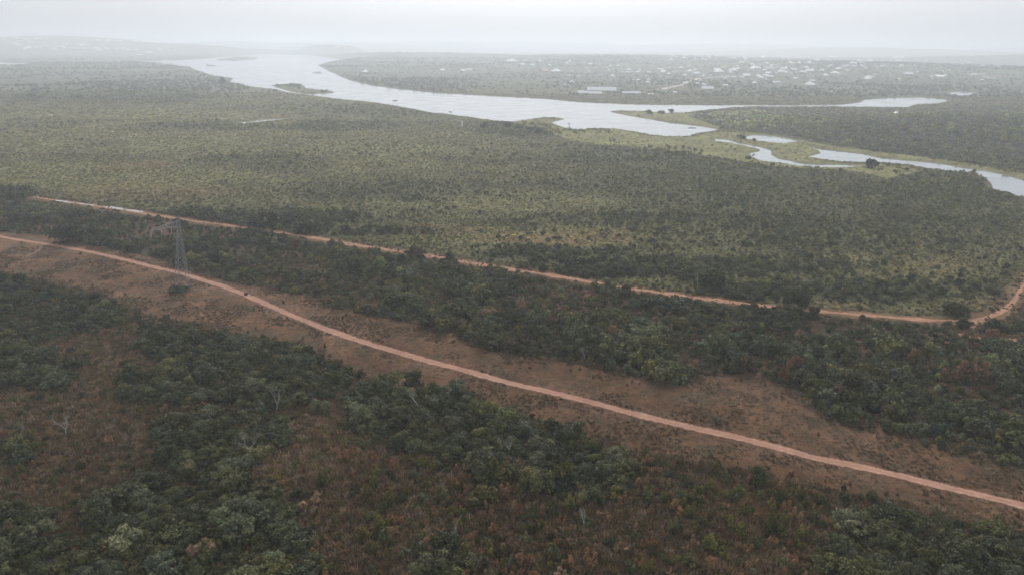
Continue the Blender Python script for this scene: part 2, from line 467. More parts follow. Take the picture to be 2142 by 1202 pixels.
def road_mat(name, c1, c2, edge):
    """packed laterite, edges frayed into the verge by noise"""
    m, t, p, o = new_mat(name)
    tc = N(t, 'ShaderNodeTexCoord'); V = tc.outputs['Object']
    tn = N(t, 'ShaderNodeAttribute', attribute_type='GEOMETRY', attribute_name='tone')     # 0 edge .. 1 crown
    n1 = noise(t, .9, 5, .65, V); n2 = noise(t, .12, 3, .6, V)
    cc = mix(t, maprange(t, n1, .3, .7, 0, 1), (*c1, 1), (*c2, 1))
    cc = mulcol(t, cc, maprange(t, n2, .3, .7, .85, 1.12))
    # two paler wheel lines either side of a browner crown
    ru = N(t, 'ShaderNodeMath', operation='PINGPONG'); t.links.new(tn.outputs['Fac'], ru.inputs[0]); ru.inputs[1].default_value = .75
    rn = N(t, 'ShaderNodeMath', operation='MULTIPLY'); t.links.new(ru.outputs[0], rn.inputs[0]); t.links.new(maprange(t, noise(t, .25, 3, .6, V), .3, .7, .1, 1.0), rn.inputs[1])
    cc = mulcol(t, cc, maprange(t, rn.outputs[0], 0, .6, .84, 1.12))
    t.links.new(cc, p.inputs['Base Color'])
    ad = N(t, 'ShaderNodeMath', operation='ADD'); t.links.new(tn.outputs['Fac'], ad.inputs[0])
    t.links.new(maprange(t, noise(t, .7, 5, .75, V), .25, .75, -edge, edge), ad.inputs[1])
    al = maprange(t, ad.outputs[0], .10, .45, 0, 1)
    tr = N(t, 'ShaderNodeBsdfTransparent'); mx = N(t, 'ShaderNodeMixShader')
    t.links.new(al, mx.inputs[0]); t.links.new(tr.outputs[0], mx.inputs[1]); t.links.new(p.outputs[0], mx.inputs[2])
    t.links.new(mx.outputs[0], o.inputs['Surface'])
    p.inputs['Roughness'].default_value = .95; p.inputs['Specular IOR Level'].default_value = .05
    return m


M_ROAD1 = road_mat('packed_laterite', (.31, .165, .115), (.41, .245, .18), .6)
M_ROAD2 = road_mat('rutted_laterite', (.28, .125, .070), (.44, .27, .19), 1.0)
M_PATH = road_mat('pale_path', (.22, .14, .10), (.27, .18, .13), .5)

m, t, p, o = new_mat('water'); M_WATER = m
p.inputs['Base Color'].default_value = (.20, .22, .24, 1); p.inputs['Roughness'].default_value = .12
p.inputs['IOR'].default_value = 1.33; p.inputs['Specular IOR Level'].default_value = .5
tc = N(t, 'ShaderNodeTexCoord')
mp = N(t, 'ShaderNodeMapping'); mp.inputs['Scale'].default_value = (.02, .05, 1); t.links.new(tc.outputs['Object'], mp.inputs['Vector'])
t.links.new(maprange(t, noise(t, 1.0, 4, .6, mp.outputs[0]), .35, .65, .06, .22), p.inputs['Roughness'])
bp = N(t, 'ShaderNodeBump'); bp.inputs['Strength'].default_value = .05; bp.inputs['Distance'].default_value = .05
t.links.new(noise(t, .8, 3, .6, tc.outputs['Object']), bp.inputs['Height']); t.links.new(bp.outputs[0], p.inputs['Normal'])


# ------------------------------------------------------------------ ground sheet
def albedo_at(x, y, sd):
    px, py, qx, qy = zones(x, y)
    n = x.shape + (3,)
    c = np.empty(n); D = np.hypot(x, y)
    def put(m, col):
        c[m] = col
    nz = fbm(x / 9, y / 9, 61, 4); nb = fbm(x / 40, y / 40, 62, 3)
    # beyond the second track
    dk = blobs(DARK, px, py, 71); st = blobs(STRAW, px, py, 72); rd = blobs(REDS, px, py, 73)
    f = np.array([.122, .114, .052]) + 0 * c
    f = f * (1 - st[..., None]) + np.array([.192, .172, .076]) * st[..., None]
    f = f * (1 - .8 * dk[..., None]) + np.array([.062, .070, .042]) * .8 * dk[..., None]
    f = f * (1 - .7 * rd[..., None]) + np.array([.17, .092, .055]) * .7 * rd[..., None]
    c[:] = f
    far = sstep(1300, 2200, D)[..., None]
    c[:] = c * (1 - far) + np.array([.120, .126, .094]) * far * (0.7 + .6 * fbm(x / 300, y / 300, 65, 4))[..., None]  # far land's own tone, lightened in colour to add to the haze
    for k, poly in enumerate(MARSH):
        mm = inpoly(poly, qx, qy)
        c[mm] = np.array([.205, .195, .085])[None] * (0.75 + .5 * fbm(x / 25, y / 25, 66, 3))[mm][:, None]
    mm = inpoly(HEADLAND, qx, qy)
    c[mm] = np.array([.060, .064, .044])
    # near side
    near = (py > 400) & (D < 600)
    belt = inpoly(BELT, qx, qy) & near
    put(belt, np.array([.058, .046, .030]))
    bt = sstep(.55, .7, fbm(x / 22, y / 22, 67, 3))
    c[belt] = (c * (1 - bt[..., None]) + np.array([.11, .062, .040]) * bt[..., None])[belt]
    strip = inpoly(STRIP, qx, qy) & near
    s_ = np.array([.104, .057, .032])[None] * (.62 + .8 * nz)[..., None]
    m1 = (y < 420) & (D < 700)
    d1 = np.full(x.shape, 99.); d1[m1] = segdist(R1C, x[m1], y[m1], False)
    wear = sstep(.54, .72, fbm(x / 30 + 9, y / 12, 68, 4)) * .75
    wear = np.maximum(wear, sstep(11, 3, d1) * sstep(.40, .62, fbm(x / 16, y / 10, 76, 4)) * .95)
    s_ = s_ * (1 - wear[..., None]) + np.array([.135, .077, .049]) * wear[..., None]
    gr = sstep(.50, .72, fbm(x / 5, y / 5, 69, 4)) * .6
    s_ = s_ * (1 - gr[..., None]) + np.array([.055, .048, .030]) * gr[..., None]
    # the strip grows paler towards the far end
    s_ = s_ * (1 + .28 * sstep(170, 300, D))[..., None]
    c[strip] = s_[strip]
    low = ~strip & ~belt & near & inpoly(LOWER + [(2600, 3000), (-400, 3000)], px, py)
    c[low] = (np.array([.088, .060, .038])[None] * (.5 + 1.0 * nz)[..., None])[low]
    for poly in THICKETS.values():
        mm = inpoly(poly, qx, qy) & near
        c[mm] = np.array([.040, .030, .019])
    m2 = (y > 150) & (D < 600)
    d2 = np.full(x.shape, 99.); d2[m2] = segdist(R2C, x[m2], y[m2], False)
    vg = (sstep(13, 5, d2) * .85)[..., None]
    c[:] = c * (1 - vg) + (np.array([.062, .052, .030]) * (.6 + .8 * nz)[..., None] + np.array([.09, .04, .02]) * sstep(6.5, 3, d2)[..., None]) * vg
    # bare shore
    sh = sstep(9, 2, sd) * (sd < 60)
    c[:] = c * (1 - .5 * sh[..., None]) + np.array([.15, .14, .095]) * .5 * sh[..., None]
    return c


rows = []
yy = 1500.0
ang0 = PITCH
Ds = [1.0, 15, 30, 45, 60, 72]
for py in np.arange(1400, 98, -1.35):
    a = PITCH - math.atan((H0 / 2 - py) / FPX)
    if a <= R(.28): break
    Ds.append(CAM_H / math.tan(a))
Ds = np.array(Ds); Ds = Ds[Ds < 9000]
Ds = np.concatenate([Ds, np.linspace(Ds[-1] * 1.03, 21000, 50)])
az = np.concatenate([np.linspace(-180, -60, 14)[:-1], np.linspace(-60, -45, 40)[:-1], np.linspace(-45, 45, 1050), np.linspace(45, 60, 40)[1:], np.linspace(60, 180, 14)[1:-1]])
az = np.radians(az)
A, DD = np.meshgrid(az, Ds)
GX = DD * np.sin(A); GY = DD * np.cos(A)
SD = water_sd(GX, GY)
GZ = height(GX, GY, SD)
nr, nc = GX.shape
idx = np.arange(nr * nc).reshape(nr, nc)
q = np.stack([idx[:-1, :], np.roll(idx, -1, 1)[:-1, :], np.roll(idx, -1, 1)[1:, :], idx[1:, :]], -1).reshape(-1, 4)
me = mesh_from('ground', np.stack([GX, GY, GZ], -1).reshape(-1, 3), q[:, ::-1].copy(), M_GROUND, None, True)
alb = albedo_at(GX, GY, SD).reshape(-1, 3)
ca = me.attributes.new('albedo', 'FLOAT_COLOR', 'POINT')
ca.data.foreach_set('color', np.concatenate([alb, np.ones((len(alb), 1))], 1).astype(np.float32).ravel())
g = obj('ground', me); tag(g, kind='structure')
# close the sheet under the camera
del GX, GY, GZ, alb


def grow(poly, k):
    p = np.array(poly, float); c0 = p.mean(0)
    return p


def water_sheet(name, polyw, z=0.0, pad=0.0):
    b = polyw
    x0, y0 = b.min(0) - 30 - pad; x1, y1 = b.max(0) + 30 + pad
    nx, ny = 24, 24
    xs = np.linspace(x0, x1, nx); ys = np.linspace(y0, y1, ny)
    X, Y = np.meshgrid(xs, ys)
    i = np.arange(nx * ny).reshape(ny, nx)
    f = np.stack([i[:-1, :-1], i[:-1, 1:], i[1:, 1:], i[1:, :-1]], -1).reshape(-1, 4)
    return np.stack([X, Y, 0 * X + z], -1).reshape(-1, 3), f


# one level water table: the ground dips below it only in the river bed
allw = np.vstack(WATERW)
v, f = water_sheet('river', allw, 0.0, 200)
rv = obj('river', mesh_from('river', v, f, M_WATER)); tag(rv, kind='structure')


def ribbon(name, line, half, mat, lift, across=7, wob=.25, kind='structure', wfun=None):
    d_ = np.gradient(line, axis=0); d_ /= np.linalg.norm(d_, axis=1)[:, None] + 1e-9
    nrm = np.stack([-d_[:, 1], d_[:, 0]], -1)
    s_ = np.cumsum(np.r_[0, np.linalg.norm(np.diff(line, axis=0), axis=1)])
    w_ = half * (1 + wob * 2 * (fbm(s_ / 9, 0 * s_, 81, 3) - .5))
    if wfun is not None: w_ = w_ * wfun(line)
    u = np.linspace(-1, 1, across)
    P = line[:, None, :] + nrm[:, None, :] * (u[None, :, None] * w_[:, None, None])
    Z = height(P[..., 0], P[..., 1]) + lift
    k, a = P.shape[:2]
    i = np.arange(k * a).reshape(k, a)
    f = np.stack([i[:-1, :-1], i[:-1, 1:], i[1:, 1:], i[1:, :-1]], -1).reshape(-1, 4)
    tone = np.repeat((1 - np.abs(u))[None], k, 0) * 1.5
    # frayed ends
    en = np.minimum(np.arange(k), np.arange(k)[::-1]) / 5.0
    tone = np.minimum(tone, en[:, None])
    o = obj(name, mesh_from(name, np.concatenate([P, Z[..., None]], -1).reshape(-1, 3), f[:, ::-1].copy() if False else f, mat, tone.ravel(), True))
    tag(o, kind=kind)
    return o


ribbon('dirt_track', R1W, 1.85, M_ROAD1, .10, 9)
ribbon('rutted_road', R2W, 2.2, M_ROAD2, .12, 11, .8, wfun=lambda l: np.where(l[:, 0] > 160, .62, 1.0))
ribbon('footpath', smooth_world(FOOTPATH, 1.0), .8, M_PATH, .12, 5)
ribbon('branch_road', smooth_world(BRANCH, 1.2), 2.2, M_ROAD2, .16, 9, .4)
xt, yt, zt = ground_at(*np.array(TOWNROAD, float).T)
tl = np.stack([xt, yt], -1)
tt = np.linspace(0, len(tl) - 1, 120)
tl = np.stack([np.interp(tt, np.arange(len(tl)), tl[:, 0]), np.interp(tt, np.arange(len(tl)), tl[:, 1])], -1)
ribbon('town_road', tl, 11, plain('pale_town_road', (.45, .40, .35), .95), .5, 5, .3)
# ------------------------------------------------------------------ plant meshes, all about one unit in radius
def quads_from(cen, nor, size, rng, aspect=1.5, jitter=.6):
    n = len(cen)
    nn = nor + rng.normal(0, jitter, (n, 3)); nn /= np.linalg.norm(nn, axis=1)[:, None] + 1e-9
    a = rng.normal(0, 1, (n, 3)); u = np.cross(nn, a); u /= np.linalg.norm(u, axis=1)[:, None] + 1e-9
    v = np.cross(nn, u)
    s = np.asarray(size)[:, None] * (0.6 + .8 * rng.random((n, 1)))
    u = u * s * .5 * aspect; v = v * s * .5
    p = np.stack([cen - u, cen + v * .9 - u * .1, cen + u, cen - v * .9 + u * .1], 1)
    return p.reshape(-1, 3), np.arange(4 * n).reshape(n, 4)


def crown_mesh(name, seed, lobes, n, leaf, mat, height=1.1, flat=.75, lowbias=.0, wisps=.12):
    rng = np.random.default_rng(seed)
    ang = rng.random(lobes) * 2 * np.pi; rad = np.sqrt(rng.random(lobes)) * .80
    lc = np.stack([rad * np.cos(ang), rad * np.sin(ang), height * (.26 + .58 * rng.random(lobes) ** .8 * (1.1 - .75 * rad))], 1)
    lr = (.13 + .24 * rng.random(lobes) ** 1.5) * (1.2 - .4 * rad)
    lt = rng.random(lobes)
    wgt = lr ** 2; k = rng.choice(lobes, n, p=wgt / wgt.sum())
    dv = rng.normal(0, 1, (n, 3)); dv /= np.linalg.norm(dv, axis=1)[:, None]
    low = dv[:, 2] < -.35
    dv[low, 2] *= -.5
    bump = 1 + .28 * (rng.random(n) - .5) + .22 * np.sin(dv[:, 0] * 5 + k) * np.cos(dv[:, 1] * 6 + k * 2)
    r = lr[k] * bump * np.where(rng.random(n) < .25, rng.random(n) ** .5, 1.0)
    out_ = rng.random(n) < wisps
    r = np.where(out_, r * (1.1 + .35 * rng.random(n)), r)
    c = lc[k] + dv * r[:, None] * np.array([1, 1, flat])
    # skirts: some leaves hang down to the ground round the edge
    m_ = rng.random(n) < lowbias
    c[m_, 2] *= rng.random(m_.sum())
    c[:, 2] = np.maximum(c[:, 2], .02)
    v, f = quads_from(c, dv + np.array([0, 0, .35]), np.full(n, leaf), rng)
    tone = np.clip(.5 + .6 * (lt[k] - .5) + rng.normal(0, .22, n), 0, 1)
    return mesh_from(name, v, f, mat, np.repeat(tone, 4))


def stems_mesh(name, seed, n=5, h=.75):
    rng = random.Random(seed); b = MB()
    for i in range(n):
        a = rng.random() * 6.28; r = .05 + .1 * rng.random()
        p0 = Vector((r * math.cos(a), r * math.sin(a), -.04)); p = [p0]; rr = [.045]
        dr = Vector((math.cos(a) * .35, math.sin(a) * .35, 1))
        for k in range(3):
            p.append(p[-1] + dr * h / 3 * (.8 + .4 * rng.random()) + Vector((rng.uniform(-.05, .05), rng.uniform(-.05, .05), 0))); rr.append(rr[-1] * .7)
        b.path(p, rr, 5)
        for k in (1, 2):
            a2 = rng.random() * 6.28
            q_ = p[k] + Vector((math.cos(a2) * .35, math.sin(a2) * .35, .2)); b.bar(p[k], q_, rr[k] * .7, .01, 4)
    return b.mesh(name, M_BARK)


def dry_mesh(name, seed, n, leaf, mat):
    """an upright ragged shrub: leafy spires, gaps between"""
    rng = np.random.default_rng(seed); sp = int(rng.integers(4, 8))
    a = rng.random(sp) * 6.28; r = .55 * np.sqrt(rng.random(sp)); hh = .8 + .9 * rng.random(sp)
    k = rng.integers(0, sp, n); t = rng.random(n) ** .8
    wd = (.38 * (1 - t) ** .6 + .08) * (.7 + .6 * rng.random(n))
    th = rng.random(n) * 6.28; bx = r[k] * np.cos(a[k]) * (1 + .5 * t); by = r[k] * np.sin(a[k]) * (1 + .5 * t)
    clump = .75 + .5 * np.sin(t * 14 + k * 2) * np.cos(th * 2 + k)
    c = np.stack([bx + wd * clump * np.cos(th), by + wd * clump * np.sin(th), .05 + hh[k] * t], 1)
    nor = np.stack([np.cos(th), np.sin(th), .4 + 0 * th], 1)
    v, f = quads_from(c, nor, np.full(n, leaf), rng, 1.7, .7)
    lt = rng.random(sp)
    tone = np.clip(.25 + .45 * t + .35 * (lt[k] - .5) + rng.normal(0, .18, n), 0, 1)
    return mesh_from(name, v, f, mat, np.repeat(tone, 4))


def tuft_mesh(name, seed, n, mat):
    rng = np.random.default_rng(seed)
    a = rng.random(n) * 6.28; r = .8 * np.sqrt(rng.random(n)); b0 = np.stack([r * np.cos(a), r * np.sin(a), 0 * r], 1)
    ln = .5 + .7 * rng.random(n); a2 = rng.random(n) * 6.28; le = .15 + .5 * rng.random(n)
    tip = b0 + np.stack([le * np.cos(a2), le * np.sin(a2), ln], 1)
    mid = (b0 + tip) / 2 + np.array([0, 0, .08]); wv = np.stack([-np.sin(a2), np.cos(a2), 0 * a2], 1) * (.035 + .05 * rng.random((n, 1)))
    p = np.stack([b0 - wv * .6, b0 + wv * .6, mid + wv * 1.4, tip, mid - wv * 1.4], 1).reshape(-1, 3)
    f = np.arange(5 * n).reshape(n, 5)
    tone = np.clip(np.repeat(rng.random(n) * .9, 5) + np.tile([-.12, -.12, .05, .18, .05], n), 0, 1)
    return mesh_from(name, p, f, mat, tone)


CROWN_HI = [crown_mesh('crown', 100 + i, 20 + 3 * (i % 4), 3600, .095, M_LEAF, 1.0 + .12 * (i % 4), .85, .10, .2) for i in range(8)]
CROWN_MID = [crown_mesh('crown', 200 + i, 13 + i % 5, 900, .15, M_LEAF, 1.0 + .1 * (i % 4), .8, .12) for i in range(8)]
CROWN_LO = [crown_mesh('crown', 300 + i, 7 + i % 3, 170, .28, M_LEAF, .95 + .12 * (i % 3), .8, .1) for i in range(6)]
DRY_HI = [dry_mesh('foliage', 400 + i, 1100, .15, M_DRY) for i in range(6)]
DRY_LO = [dry_mesh('foliage', 500 + i, 130, .36, M_DRY) for i in range(5)]
TUFTS = [tuft_mesh('blades', 600 + i, 46, M_GRASS) for i in range(6)]
TUFTS_LO = [tuft_mesh('blades', 650 + i, 22, M_GRASS) for i in range(4)]
STEMS = [stems_mesh('trunk', 700 + i) for i in range(4)]

# ------------------------------------------------------------------ masses too many to count: points that carry a plant each
PROTO = {}


def proto_collection(key, meshes):
    if key not in PROTO:
        c = bpy.data.collections.new(key)
        for i, me_ in enumerate(meshes):
            c.objects.link(bpy.data.objects.new('%s_%02d' % (key, i), me_))
        PROTO[key] = c
    return PROTO[key]


def scatter(name, key, meshes, P, scl, tint, label, cat, tilt=.12, seed=1):
    n = len(P); rng = np.random.default_rng(seed)
    me_ = bpy.data.meshes.new(name); me_.vertices.add(n); me_.vertices.foreach_set('co', np.asarray(P, np.float32).ravel())
    a = me_.attributes.new('pick', 'INT', 'POINT'); a.data.foreach_set('value', rng.integers(0, len(meshes), n).astype(np.int32))
    rot = np.stack([rng.normal(0, tilt, n), rng.normal(0, tilt, n), rng.random(n) * 6.283], 1)
    a = me_.attributes.new('turn', 'FLOAT_VECTOR', 'POINT'); a.data.foreach_set('vector', rot.astype(np.float32).ravel())
    a = me_.attributes.new('size', 'FLOAT_VECTOR', 'POINT'); a.data.foreach_set('vector', np.asarray(scl, np.float32).ravel())
    a = me_.attributes.new('tint', 'FLOAT_VECTOR', 'POINT'); a.data.foreach_set('vector', np.asarray(tint, np.float32).ravel())
    ng = bpy.data.node_groups.new(name, 'GeometryNodeTree')
    ng.interface.new_socket('Geometry', in_out='INPUT', socket_type='NodeSocketGeometry')
    ng.interface.new_socket('Geometry', in_out='OUTPUT', socket_type='NodeSocketGeometry')
    gi = ng.nodes.new('NodeGroupInput'); go = ng.nodes.new('NodeGroupOutput')
    ci = ng.nodes.new('GeometryNodeCollectionInfo'); ci.inputs['Collection'].default_value = proto_collection(key, meshes)
    ci.inputs['Separate Children'].default_value = True; ci.inputs['Reset Children'].default_value = True
    ip = ng.nodes.new('GeometryNodeInstanceOnPoints'); ip.inputs['Pick Instance'].default_value = True
    def attr(nm, ty):
        q_ = ng.nodes.new('GeometryNodeInputNamedAttribute'); q_.data_type = ty; q_.inputs['Name'].default_value = nm
        return q_.outputs['Attribute']
    er = ng.nodes.new('FunctionNodeEulerToRotation')
    L = ng.links.new
    L(gi.outputs[0], ip.inputs['Points']); L(ci.outputs[0], ip.inputs['Instance']); L(attr('pick', 'INT'), ip.inputs['Instance Index'])
    L(attr('turn', 'FLOAT_VECTOR'), er.inputs[0]); L(er.outputs[0], ip.inputs['Rotation']); L(attr('size', 'FLOAT_VECTOR'), ip.inputs['Scale'])
    L(ip.outputs[0], go.inputs[0])
    o = obj(name, me_)
    md = o.modifiers.new('plants', 'NODES'); md.node_group = ng
    tag(o, label, cat, None, 'stuff')
    return o


def jgrid(x0, x1, y0, y1, s, rng):
    X, Y = np.meshgrid(np.arange(x0, x1, s), np.arange(y0, y1, s))
    return (X + rng.uniform(-.5, .5, X.shape) * s).ravel(), (Y + rng.uniform(-.5, .5, X.shape) * s).ravel()


def infr(px, py, m=140):
    return (px > -m) & (px < W0 + m) & (py < H0 + m * 1.2)


def tints(n, rng, base, var=.22, hue=.10):
    b = np.asarray(base, float)
    if b.ndim == 1: b = np.repeat(b[None], n, 0)
    v = np.exp(rng.normal(0, var, (n, 1))); h = rng.normal(0, hue, (n, 1))
    return b * v * np.concatenate([1 + h, 1 + 0 * h, 1 - h * .8], 1)


def sizes(r, h): return np.stack([r, r, h], 1)


GREEN = np.array([.066, .069, .029]); GREY = np.array([.094, .100, .056]); YELLOW = np.array([.115, .112, .036])
BROWN = np.array([.135, .090, .052]); OLIVE = np.array([.092, .084, .036]); RUST = np.array([.175, .112, .064])
STRAWC = np.array([.190, .168, .080])


def road_gap(x, y):
    """metres to the second road for a point on its near side, else large; and the plain distance to either road"""
    m_ = (y > 150) & (y < 480)
    d1 = np.full(x.shape, 99.); d2 = np.full(x.shape, 99.)
    if m_.any():
        d2[m_] = segdist(R2C, x[m_], y[m_], False)
    m2 = (y < 420)
    if m2.any():
        d1[m2] = segdist(R1C, x[m2], y[m2], False)
    return d1, d2


def near2(x, y):
    """on the camera's side of the second road"""
    i = np.argsort(R2C[:, 0])
    return y < np.interp(x, R2C[i, 0], R2C[i, 1])


# places where the near bushes do stand up in front of the second road
HIDE = [(305, 400), (460, 600), (690, 715), (770, 792), (860, 885), (925, 948), (1030, 1052), (1150, 1170), (1250, 1318), (1368, 1438), (1560, 1590), (1620, 1705), (1785, 1835), (1935, 2025)]
BR = np.stack(unproj(*np.array(BRANCH, float).T, .8), -1)


def low_before_road(x, y, r, h, px):
    """limit a bush's height so that it leaves the road behind it in view"""
    d1, d2 = road_gap(x, y)
    db = segdist(BR, x, y, False)
    D = np.hypot(x, y); lim = (d2 - 3.2) * (CAM_H / D) * .85
    hid = np.zeros(x.shape, bool)
    for a, b in HIDE: hid |= (px > a) & (px < b)
    nr_ = near2(x, y) & ~hid & (d2 < 40)
    h2 = np.where(nr_, np.minimum(h, np.maximum(lim, 0)), h)
    keep = (d1 > 3.0) & (d2 > 3.0 + .5 * r) & (db > 3.0) & (h2 > .5)
    return np.where(h2 < h, np.minimum(r, h2 * 1.1 + .3), r), h2, keep


# ------------------------------------------------------------------ the bushes near the camera, each one a thing
rng = np.random.default_rng(5)
cand = []
for nm, poly in THICKETS.items():
    p_ = np.array(poly, float); placed = []
    lo = p_.min(0); hi = p_.max(0)
    tries = int((hi[0] - lo[0]) * (hi[1] - lo[1]) / 14)
    for _ in range(tries):
        px = rng.uniform(lo[0], hi[0]); py = rng.uniform(lo[1], hi[1])
        if not inpoly(poly, np.array([px]), np.array([py]))[0]: continue
        x, y = unproj(px, py, 2.4)
        r = rng.uniform(1.3, 3.9)
        if any((x - a) ** 2 + (y - b) ** 2 < (.62 * (r + c)) ** 2 for a, b, c in placed): continue
        placed.append((float(x), float(y), r))
    cand += [(nm, a, b, c) for a, b, c in placed]
print('near bushes', len(cand))
# the largest in the picture first
cand.sort(key=lambda q_: -q_[3] / math.hypot(q_[1], q_[2]))
seen = [q_ for q_ in cand if -30 < proj(q_[1], q_[2], 2.0)[0] < W0 + 30 and proj(q_[1], q_[2], 3.0)[1] < H0 + 20]
rest = [q_ for q_ in cand if q_ not in seen[:286]]
WHERE = {
    'left edge below the open strip': 'in the belt at the left edge below the bare strip',
    'broad thicket left of the track bend': 'in the broad thicket left of centre below the bare strip',
    'dark clump at the far left': 'in the dark clump at the left edge of the dry grass',
    'low clump above the bare grass': 'in the low clump in the dry grass left of centre',
    'tall clump around the pale forked tree': 'in the clump around the white forked tree',
    'long thicket below the track': 'in the long thicket below the dirt track',
    'big thicket at the lower left': 'in the big thicket at the lower left corner',
    'clump at the left edge above the big thicket': 'in the clump at the left edge above the corner',
    'small clump at the bottom middle': 'in the small clump at the bottom middle',
    'dense thicket at the lower right': 'in the dense thicket at the lower right corner',
    'left clump beside the dead white trunk': 'in the clump left of the white bare tree'}


def add_bush(name, x, y, r, h, tint, label, group, cat, crown, stem, z=None, rz=None, stemname='trunk', crownname='crown'):
    zz = float(height(np.array([x]), np.array([y]), np.array([400.0]))[0]) if z is None else z
    e = empty(name, (x, y, zz - .05), label, cat, group, rng.random() * 6.28 if rz is None else rz)
    c = obj(crownname, crown, e); c.scale = (r, r, h); c['tint'] = [float(q_) for q_ in tint]
    s_ = obj(stemname, stem, e); s_.scale = (r, r, h)
    return e


KINDS = [('dark green', GREEN * .9, .42), ('grey green', GREY * .95, .27), ('mid green', GREEN * 1.25, .20), ('yellowish green', YELLOW * .85, .11)]
for i, (nm, x, y, r) in enumerate(seen[:286]):
    u = rng.random(); k = 0
    while u > KINDS[k][2] and k < 3: u -= KINDS[k][2]; k += 1
    word, col, _ = KINDS[k]
    size = 'large' if r > 3.5 else 'small' if r < 2.5 else 'middling'
    h = r * rng.uniform(.8, 1.25) + .4
    tn = tints(1, rng, col, .24, .06)[0]
    add_bush('bush', x, y, r * 1.15, h, tn, '%s %s bush %s' % (size, word, WHERE[nm]),
             '%s %s bushes %s' % (size, word, WHERE[nm]), 'bush', CROWN_HI[i % 8], STEMS[i % 4])
print('bush things', min(286, len(seen)), 'rest', len(rest))

# the rest of them and the undergrowth between, under and around them
X = np.array([q_[1] for q_ in rest]); Y = np.array([q_[2] for q_ in rest]); Rr = np.array([q_[3] for q_ in rest])
x2, y2 = jgrid(-260, 260, 96, 330, 1.75, rng)
px, py, qx, qy = zones(x2, y2)
m_ = np.zeros(x2.shape, bool)
for poly in THICKETS.values(): m_ |= inpoly(poly, px + 16 * (fbm(px / 14, py / 8, 91, 3) - .5) * 2, py + 12 * (fbm(px / 14, py / 8, 92, 3) - .5) * 2)
m_ &= infr(px, py) & (rng.random(x2.shape) < .5)
x2, y2 = x2[m_], y2[m_]
X = np.r_[X, x2]; Y = np.r_[Y, y2]; r2 = rng.uniform(.6, 1.5, len(x2)); Rr = np.r_[Rr, r2]
Z = height(X, Y, np.full(X.shape, 400.)) - .05
pick = rng.choice(4, len(X), p=[.45, .3, .15, .1]); base = np.stack([GREEN, GREY * .9, GREEN * 1.3, OLIVE])[pick]
scatter('undergrowth', 'crown_mid', CROWN_MID, np.stack([X, Y, Z], 1), sizes(Rr, Rr * rng.uniform(.9, 1.5, len(X))), tints(len(X), rng, base, .26, .08),
        'low green undergrowth filling the near thickets', 'undergrowth', seed=2)

# ------------------------------------------------------------------ dry shrubs standing in the brown grass, each one a thing
ZONES = [([(700, 930), (960, 985), (1130, 1040), (1320, 1020), (1560, 1000), (1740, 1090), (1735, 1230), (620, 1230), (640, 1060)], 190, 'in the brown grass below the long thicket', (.9, 2.3)),
         ([(1290, 945), (1500, 985), (1700, 1030), (1740, 1100), (1500, 1100), (1320, 1040)], 60, 'between the track and the right corner thicket', (.9, 2.2)),
         ([(0, 830), (240, 850), (330, 1000), (180, 1060), (0, 1050)], 34, 'in the dry grass at the left edge', (.7, 1.7)),
         ([(0, 720), (300, 660), (330, 760), (240, 800), (150, 830)], 34, 'between the clumps at the left edge', (.8, 1.7)),
         ([(600, 870), (760, 900), (900, 980), (760, 1050), (600, 1000)], 26, 'in the dry grass left of the long thicket', (.7, 1.6))]
dry = []
for poly, cnt, where, (ra, rb) in ZONES:
    p_ = np.array(poly, float); lo = p_.min(0); hi = p_.max(0); k = 0; t_ = 0
    while k < cnt and t_ < 6000:
        t_ += 1
        px, py = rng.uniform(lo[0], hi[0]), rng.uniform(lo[1], hi[1])
        if not inpoly(poly, np.array([px]), np.array([py]))[0]: continue
        if fbm(np.array([px / 90.]), np.array([py / 50.]), 17, 3)[0] < .42 and rng.random() < .7: continue
        x, y = unproj(px, py, 1.0); r = rng.uniform(ra, rb) * (.7 + .3 * rng.random())
        if any((x - a) ** 2 + (y - b) ** 2 < (.7 * (r + c)) ** 2 for a, b, c, _ in dry): continue
        if any(inpoly(q_, np.array([px]), np.array([py]))[0] for q_ in THICKETS.values()) and rng.random() < .8: continue
        dry.append((float(x), float(y), r, where)); k += 1
DK = [('yellow green', YELLOW * 1.25, .30), ('brown', BROWN * 1.5, .24), ('rusty orange', RUST * 1.3, .14), ('dull olive', OLIVE * 1.4, .32)]
for i, (x, y, r, where) in enumerate(dry[:284]):
    u = rng.random(); k = 0
    while u > DK[k][2] and k < 3: u -= DK[k][2]; k += 1
    word, col, _ = DK[k]
    size = 'tall' if r > 1.5 else 'low' if r < 1.0 else 'waist high'
    tn = tints(1, rng, col, .15, .06)[0]
    add_bush('shrub', x, y, r, r * rng.uniform(.9, 1.35), tn, '%s %s ragged shrub %s' % (size, word, where), '%s %s shrubs %s' % (size, word, where),
             'shrub', DRY_HI[i % 6], STEMS[i % 4], stemname='stem', crownname='foliage')
print('dry shrubs', len(dry))

